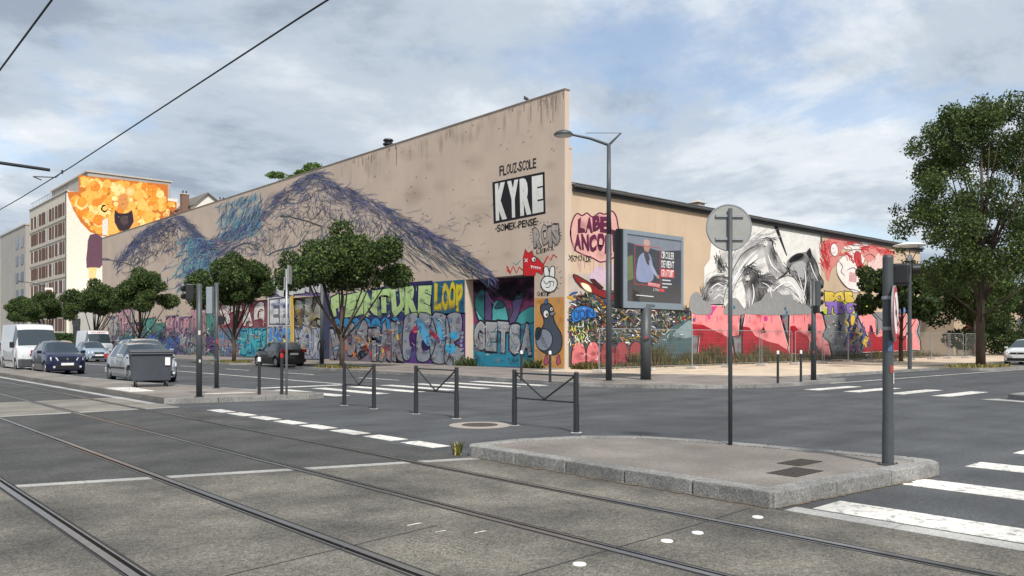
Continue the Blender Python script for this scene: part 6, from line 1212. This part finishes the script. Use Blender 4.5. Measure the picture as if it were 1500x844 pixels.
for f in range(7):
    zf = 2.9 + f * 2.75; PB(MB().b2(bx - .1, bx - .001, by0 + .9, by1 - .3, zf - .62, zf - .16), 'floor_band', SLABC)
    for (a, b, n_) in ((1.5, 6.9, 2), (7.7, 10.6, 1), (11.6, 17.2, 2), (18, 22.6, 2)):
        for q in range(n_):
            y0 = by0 + a + (b - a) * q / n_ + .12; y1 = by0 + a + (b - a) * (q + 1) / n_ - .12; ww = y1 - y0
            w = PB(MB().b2(bx - .02, bx - .002, y0, y1, zf, zf + 1.75), 'window', WGL); PB(MB().b2(bx - .07, bx - .021, y0 + ww * .30, y0 + ww * .36, zf, zf + 1.75), 'frame', PLW, w)
            PB(MB().b2(bx - .1, bx - .003, y1 - ww * .32, y1, zf - .02, zf + 1.78), 'shutter', BRN, w)
            if R.random() < .75: PB(MB().b2(bx - .1, bx - .003, y0, y0 + ww * .26, zf - .02, zf + 1.78), 'shutter', BRN, w)
PB(MB().tube([(bx - .08, by0 + .5, 0), (bx - .08, by0 + .5, bz)], .09, 8), 'downpipe', MATS['zinc'])
def MO(x, y, o): p = atY(x, y, by0); p.y -= o; return p
mu = Mural(MO, .02); c = srgb; rb = random.Random(14)
mu.poly([(98, zb_) for zb_ in ()] or [(97.5, 283), (115.5, 281), (260, 291.5), (260, 500), (97.5, 500)], c(224, 216, 202), 0)
rim = [(115.6, 256.5), (246, 270.5), (246, 294), (259, 296), (259, 316), (240, 322), (215, 333), (190, 340), (165, 347), (148, 346), (132, 340), (118, 325), (108, 308), (100, 288), (99, 281), (115.6, 281)]
mu.poly(rim, c(196, 112, 46), 1)
def inside(x, y):
    r = False; n = len(rim)
    for i in range(n):
        (a, b), (p, q) = rim[i], rim[i - 1]
        if (b > y) != (q > y) and x < (p - a) * (y - b) / (q - b) + a: r = not r
    return r
k = 0
while k < 330:
    x = rb.uniform(99, 259); y = rb.uniform(257, 346); r = rb.choice([2.2, 3, 4, 5.5, 7.5, 9]) * rb.uniform(.8, 1.1)
    if not all(inside(x + r * math.cos(a), y + r * math.sin(a)) for a in (0, .8, 1.57, 2.4, 3.14, 3.9, 4.71, 5.5)): k += .1; continue
    cc = rb.choice([c(232, 160, 66), c(226, 146, 50), c(240, 184, 96), c(236, 172, 80), c(244, 206, 136), c(218, 130, 44)]); lv = 2 + k * .024
    mu.poly([(x + r * (1 + .07 * math.sin(5 * t + k)) * math.cos(t), y + r * (1 + .07 * math.sin(5 * t + k)) * math.sin(t)) for t in (2 * math.pi * q / 16 for q in range(16))], cc, lv)
    if r > 4:
        mu.ell(x, y, r * .62, r * .6, tuple(min(1, v * 1.12) for v in cc), lv + .3, 0, 14); mu.ell(x, y, r * .3, r * .3, tuple(v * .92 for v in cc), lv + .6, 0, 12)
    k += 1
L0 = 11
mu.poly([(176, 286), (184, 284), (188, 292), (187, 303), (181, 308), (175, 303), (173, 294)], c(206, 140, 78), L0, 3); [mu.ell(x_, y_, r_, r_, c(244, 206 + q_, 140 + q_), L0 + .6 + q_ * .04, 0, 14) for x_, y_, r_, q_ in ((168, 277, 5, 8), (175, 274, 4, 0), (172, 283, 4.5, 4), (168, 291, 4, 10), (170, 299, 3.5, 2), (191, 281, 6.5, -20), (191, 281, 4, -8), (192, 293, 3, 6), (180, 279, 4, 6))]
mu.stroke([(178, 299), (182, 299)], .8, c(110, 50, 40), L0 + 2, False); mu.stroke([(177, 293), (179, 293)], .6, K, L0 + 2, False); mu.stroke([(182, 292), (184, 292)], .6, K, L0 + 2, False)
mu.poly([(168.5, 307), (173, 312), (180, 313), (188, 312), (193, 307.5), (195, 316), (196, 325), (190, 335), (182, 339), (174, 337), (168, 326), (167.5, 316)], c(48, 38, 46), L0 + 2.4); mu.poly([(176, 320), (184, 316), (188, 326), (180, 330)], c(78, 62, 66), L0 + 3, 3); mu.ell(174, 318, .8, .6, c(150, 140, 110), L0 + 3.4); mu.ell(186, 318, .8, .6, c(150, 140, 110), L0 + 3.4); mu.poly([(166, 310), (169, 309), (167, 322), (172, 337), (158, 344), (160, 322)], c(230, 176, 92), L0 + 1.4, 2); mu.poly([(194, 308), (203, 330), (196, 336), (190, 335)], c(226, 160, 84), L0 + 1.4, 2)
mu.poly([(150, 323), (158, 319), (159, 344), (150, 345)], c(214, 208, 200), L0 + 1, 0)
mu.poly([(132, 344), (150, 348), (150, 388), (141, 392), (127, 392), (128, 365)], c(96, 66, 82), L0 + 1, 2); mu.poly([(130, 392), (142, 392), (140, 408), (130, 408)], c(220, 190, 130), L0 + 1, 0)
mo = mu.mb.build('end_wall_mural', PAINT, label='orange flower-haired figure in dark top'); mo.parent = e; mo.matrix_parent_inverse = Matrix.Translation((-bx, -by0, 0))
def block(name, x0, x1, y0, y1, z, mt, lb, feats):
    e = empty(name, (x0, y0, 0), label=lb, cat='building'); MB().b2(0, x1 - x0, 0, y1 - y0, 0, z).build('wall', mt, e); MB().b2(-.12, x1 - x0 + .1, -.1, y1 - y0, z + .001, z + .25).build('parapet', SLABC, e)
    for (fx, fz, w, h, mt2, nm) in feats: MB().b2(fx, fx + w, -.06, -.002, fz, fz + h).build(nm, mt2, e)
    return e
e2 = block('pale_building', 29.3, 44, 153.5, 175, 20.6, GRM, 'plain grey beige block beyond the apartment building', [(6, 17, 2.4, .8, WGL, 'window'), (.6, 0, .25, 20.4, MATS['zinc'], 'downpipe')])
for k in range(6):
    for q in range(2): MB().b2(-.05, -.002, 1.5 + q * 4, 3.6 + q * 4, 2.6 + k * 2.9, 4.3 + k * 2.9).build('window', WGL, e2)
block('grey_building', 26.5, 40, 178, 215, 17.2, PLW, 'lower pale building at the far end of the street', [(1, 6, 2, 3, WGL, 'window'), (1, 11, 2, 3, WGL, 'window')])
e3 = block('grey_building', 20.5, 34, 222, 262, 17, GRM, 'dark grey building closing the far end of the street', [(1.5, 5 + 3 * k, 3, 1.6, WGL, 'window') for k in range(4)])
# low wall and storefront between the warehouse and the apartments
e = empty('shop_front', (29.6, 110.2, 0), label='low cream wall with a dark shop doorway between the warehouse and the apartments', cat='building'); MB().b2(0, 8, 0, 16.6, 0, 7.2).build('wall', PLW, e); MB().b2(-.06, -.002, 11, 14.5, .12, 3.6).build('doorway', DARK, e); MB().b2(-.12, -.0, 10.8, 14.7, 3.7, 4.5).build('fascia_sign', BLK, e)
# houses rising behind the warehouse
e = empty('gable_house', (46, 118, 0), label='white gabled house with chimneys showing over the parapet', cat='house'); hx = 46
pa = atY(283, 303, 119); pb = atY(326, 290, 119); w = 7.0
p0 = atY(286, 300, 119); x0 = p0.x; zt = atY(303, 283, 119).z; ze = atY(286, 299, 119).z; x1 = atY(330, 300, 119).x; xm = atY(304, 283, 119).x
e.location = (x0, 119, 0); X1 = x1 - x0; XM = xm - x0
m = MB(); m.add([(0, 0, 0), (X1, 0, 0), (X1, 0, ze), (XM, 0, zt), (0, 0, ze), (0, 9, 0), (X1, 9, 0), (X1, 9, ze), (XM, 9, zt), (0, 9, ze)], [(0, 1, 2, 3, 4), (9, 8, 7, 6, 5), (0, 4, 9, 5), (1, 6, 7, 2)]); m.build('wall', PLW, e)
m = MB(); m.add([(-.3, -.3, ze - .1), (XM, -.3, zt + .12), (XM, 9.3, zt + .12), (-.3, 9.3, ze - .1), (X1 + .3, -.3, ze - .1), (X1 + .3, 9.3, ze - .1), (-.3, -.3, ze - .3), (XM, -.3, zt - .1), (X1 + .3, -.3, ze - .3)], [(0, 1, 2, 3), (1, 4, 5, 2), (6, 7, 1, 0), (7, 8, 4, 1)]); rf = m.build('roof', mat('slate', srgb(110, 104, 100), .8, 0, .2, 3), e)
for cx, hh in ((-.6, 1.6), (X1 + .5, 1.3)):
    ch = MB().b2(cx - .5, cx + .5, 2, 3, ze - 2, ze + hh).build('chimney', mat('chimney_brick', srgb(120, 96, 84), .9, 0, .2, 4), rf); MB().b2(cx - .58, cx + .58, 1.92, 3.08, ze + hh, ze + hh + .15).build('cap', SLABC, e)
    for dx_ in (-.25, .25): MB().cyl((cx + dx_, 2.5, ze + hh + .15), (cx + dx_, 2.5, ze + hh + .6), .12, .1, 8).build('flue', DARK, e)
pr = atY(262, 306, 124); e = empty('brown_house', (pr.x, 124, 0), label='house with brown tiled roof beside the orange mural', cat='house'); MB().b2(0, 6, 0, 8, 0, pr.z - 1).build('wall', PLA, e); m = MB(); z = pr.z; m.add([(-.3, -.3, z - 1), (6.3, -.3, z - 1), (6.3, 4, z + .4), (-.3, 4, z + .4), (-.3, 8.3, z - 1), (6.3, 8.3, z - 1)], [(0, 1, 2, 3), (3, 2, 5, 4), (0, 3, 4), (1, 5, 2)]); m.build('roof', mat('roof_tile', srgb(120, 76, 62), .85, 0, .2, 4), e)
# building beyond the side wall at the right
e = empty('cream_building', (92, 33, 0), label='cream building with red graffiti letter behind the fence and trees', cat='building'); MB().b2(0, 34, 0, 12, 0, 7.2).build('wall', WALL2, e); m = MB(); m.add([(-.3, -.4, 7.21), (34.3, -.4, 7.21), (34.3, 6, 9.2), (-.3, 6, 9.2), (34.3, 12.4, 7.21), (-.3, 12.4, 7.21)], [(0, 1, 2, 3), (3, 2, 4, 5), (0, 3, 5), (1, 4, 2)]); m.build('roof', MATS['roof_tile'], e)
mu = Mural(lambda x, y, o: Vector((x, -.004 - o, y)), 0); mu.text('GAB', [(3, 5.6), (9, 5.6), (9, 2.6), (3, 2.6)], srgb(176, 50, 52), 1, off=.05); mu.mb.build('lettering', PAINT, e)
for k in range(5): MB().b2(11 + k * 4.5, 13 + k * 4.5, -.05, -.002, 2.2, 4.2).build('window', WGL, e)
# tram wires and bracket
CAB = mat('cable', srgb(28, 30, 33), .6, .3)
wx = [5.1, 2.45]; lbw = ['thin black tram contact wire over the nearer-to-road track', 'thin black tram contact wire over the track away from the road']
for x, lb in zip(wx, lbw):
    pts = [(x + .12 * math.sin(y * .05), y, 5.9 - .05 * math.cos((y - 24.7) * .2)) for y in range(-20, 160, 6)]
    MB().tube(pts, .014, 6).build('contact_wire', CAB, label=lb, cat='wire', group='tram contact wires')
py = 24.75; e = empty('tram_mast', (-1.2, py, 0), label='grey tram mast with a bracket arm carrying the contact wires', cat='mast')
MB().cyl((0, 0, 0), (0, 0, 7.6), .13, .1, 14).build('post', PG, e, smooth=True)
ar = MB().tube([(0, 0, 6.35), (6.5, 0, 6.2)], .045, 10).build('bracket_arm', ANTH, e); MB().tube([(0, 0, 7.4), (3.4, 0, 6.3)], .014, 6).build('stay', CAB, e)
for x in wx:
    lx = x + 1.2; MB().tube([(lx + .5, 0, 6.2), (lx + .35, 0, 6.02), (lx - .2, 0, 5.97), (lx, 0, 5.9)], .016, 6).build('steady_arm', ANTH, ar); MB().cyl((lx + .5, 0, 6.14), (lx + .5, 0, 6.24), .025, .025, 8).build('insulator', ANTH, ar)
MB().tube([(-3, 5.2, 7.6), (1.0, 9.2, 6.5), (2.45, 11, 6.0)], .012, 6).build('span_wire', CAB, label='thin span wire running to the track away from the road', cat='wire')
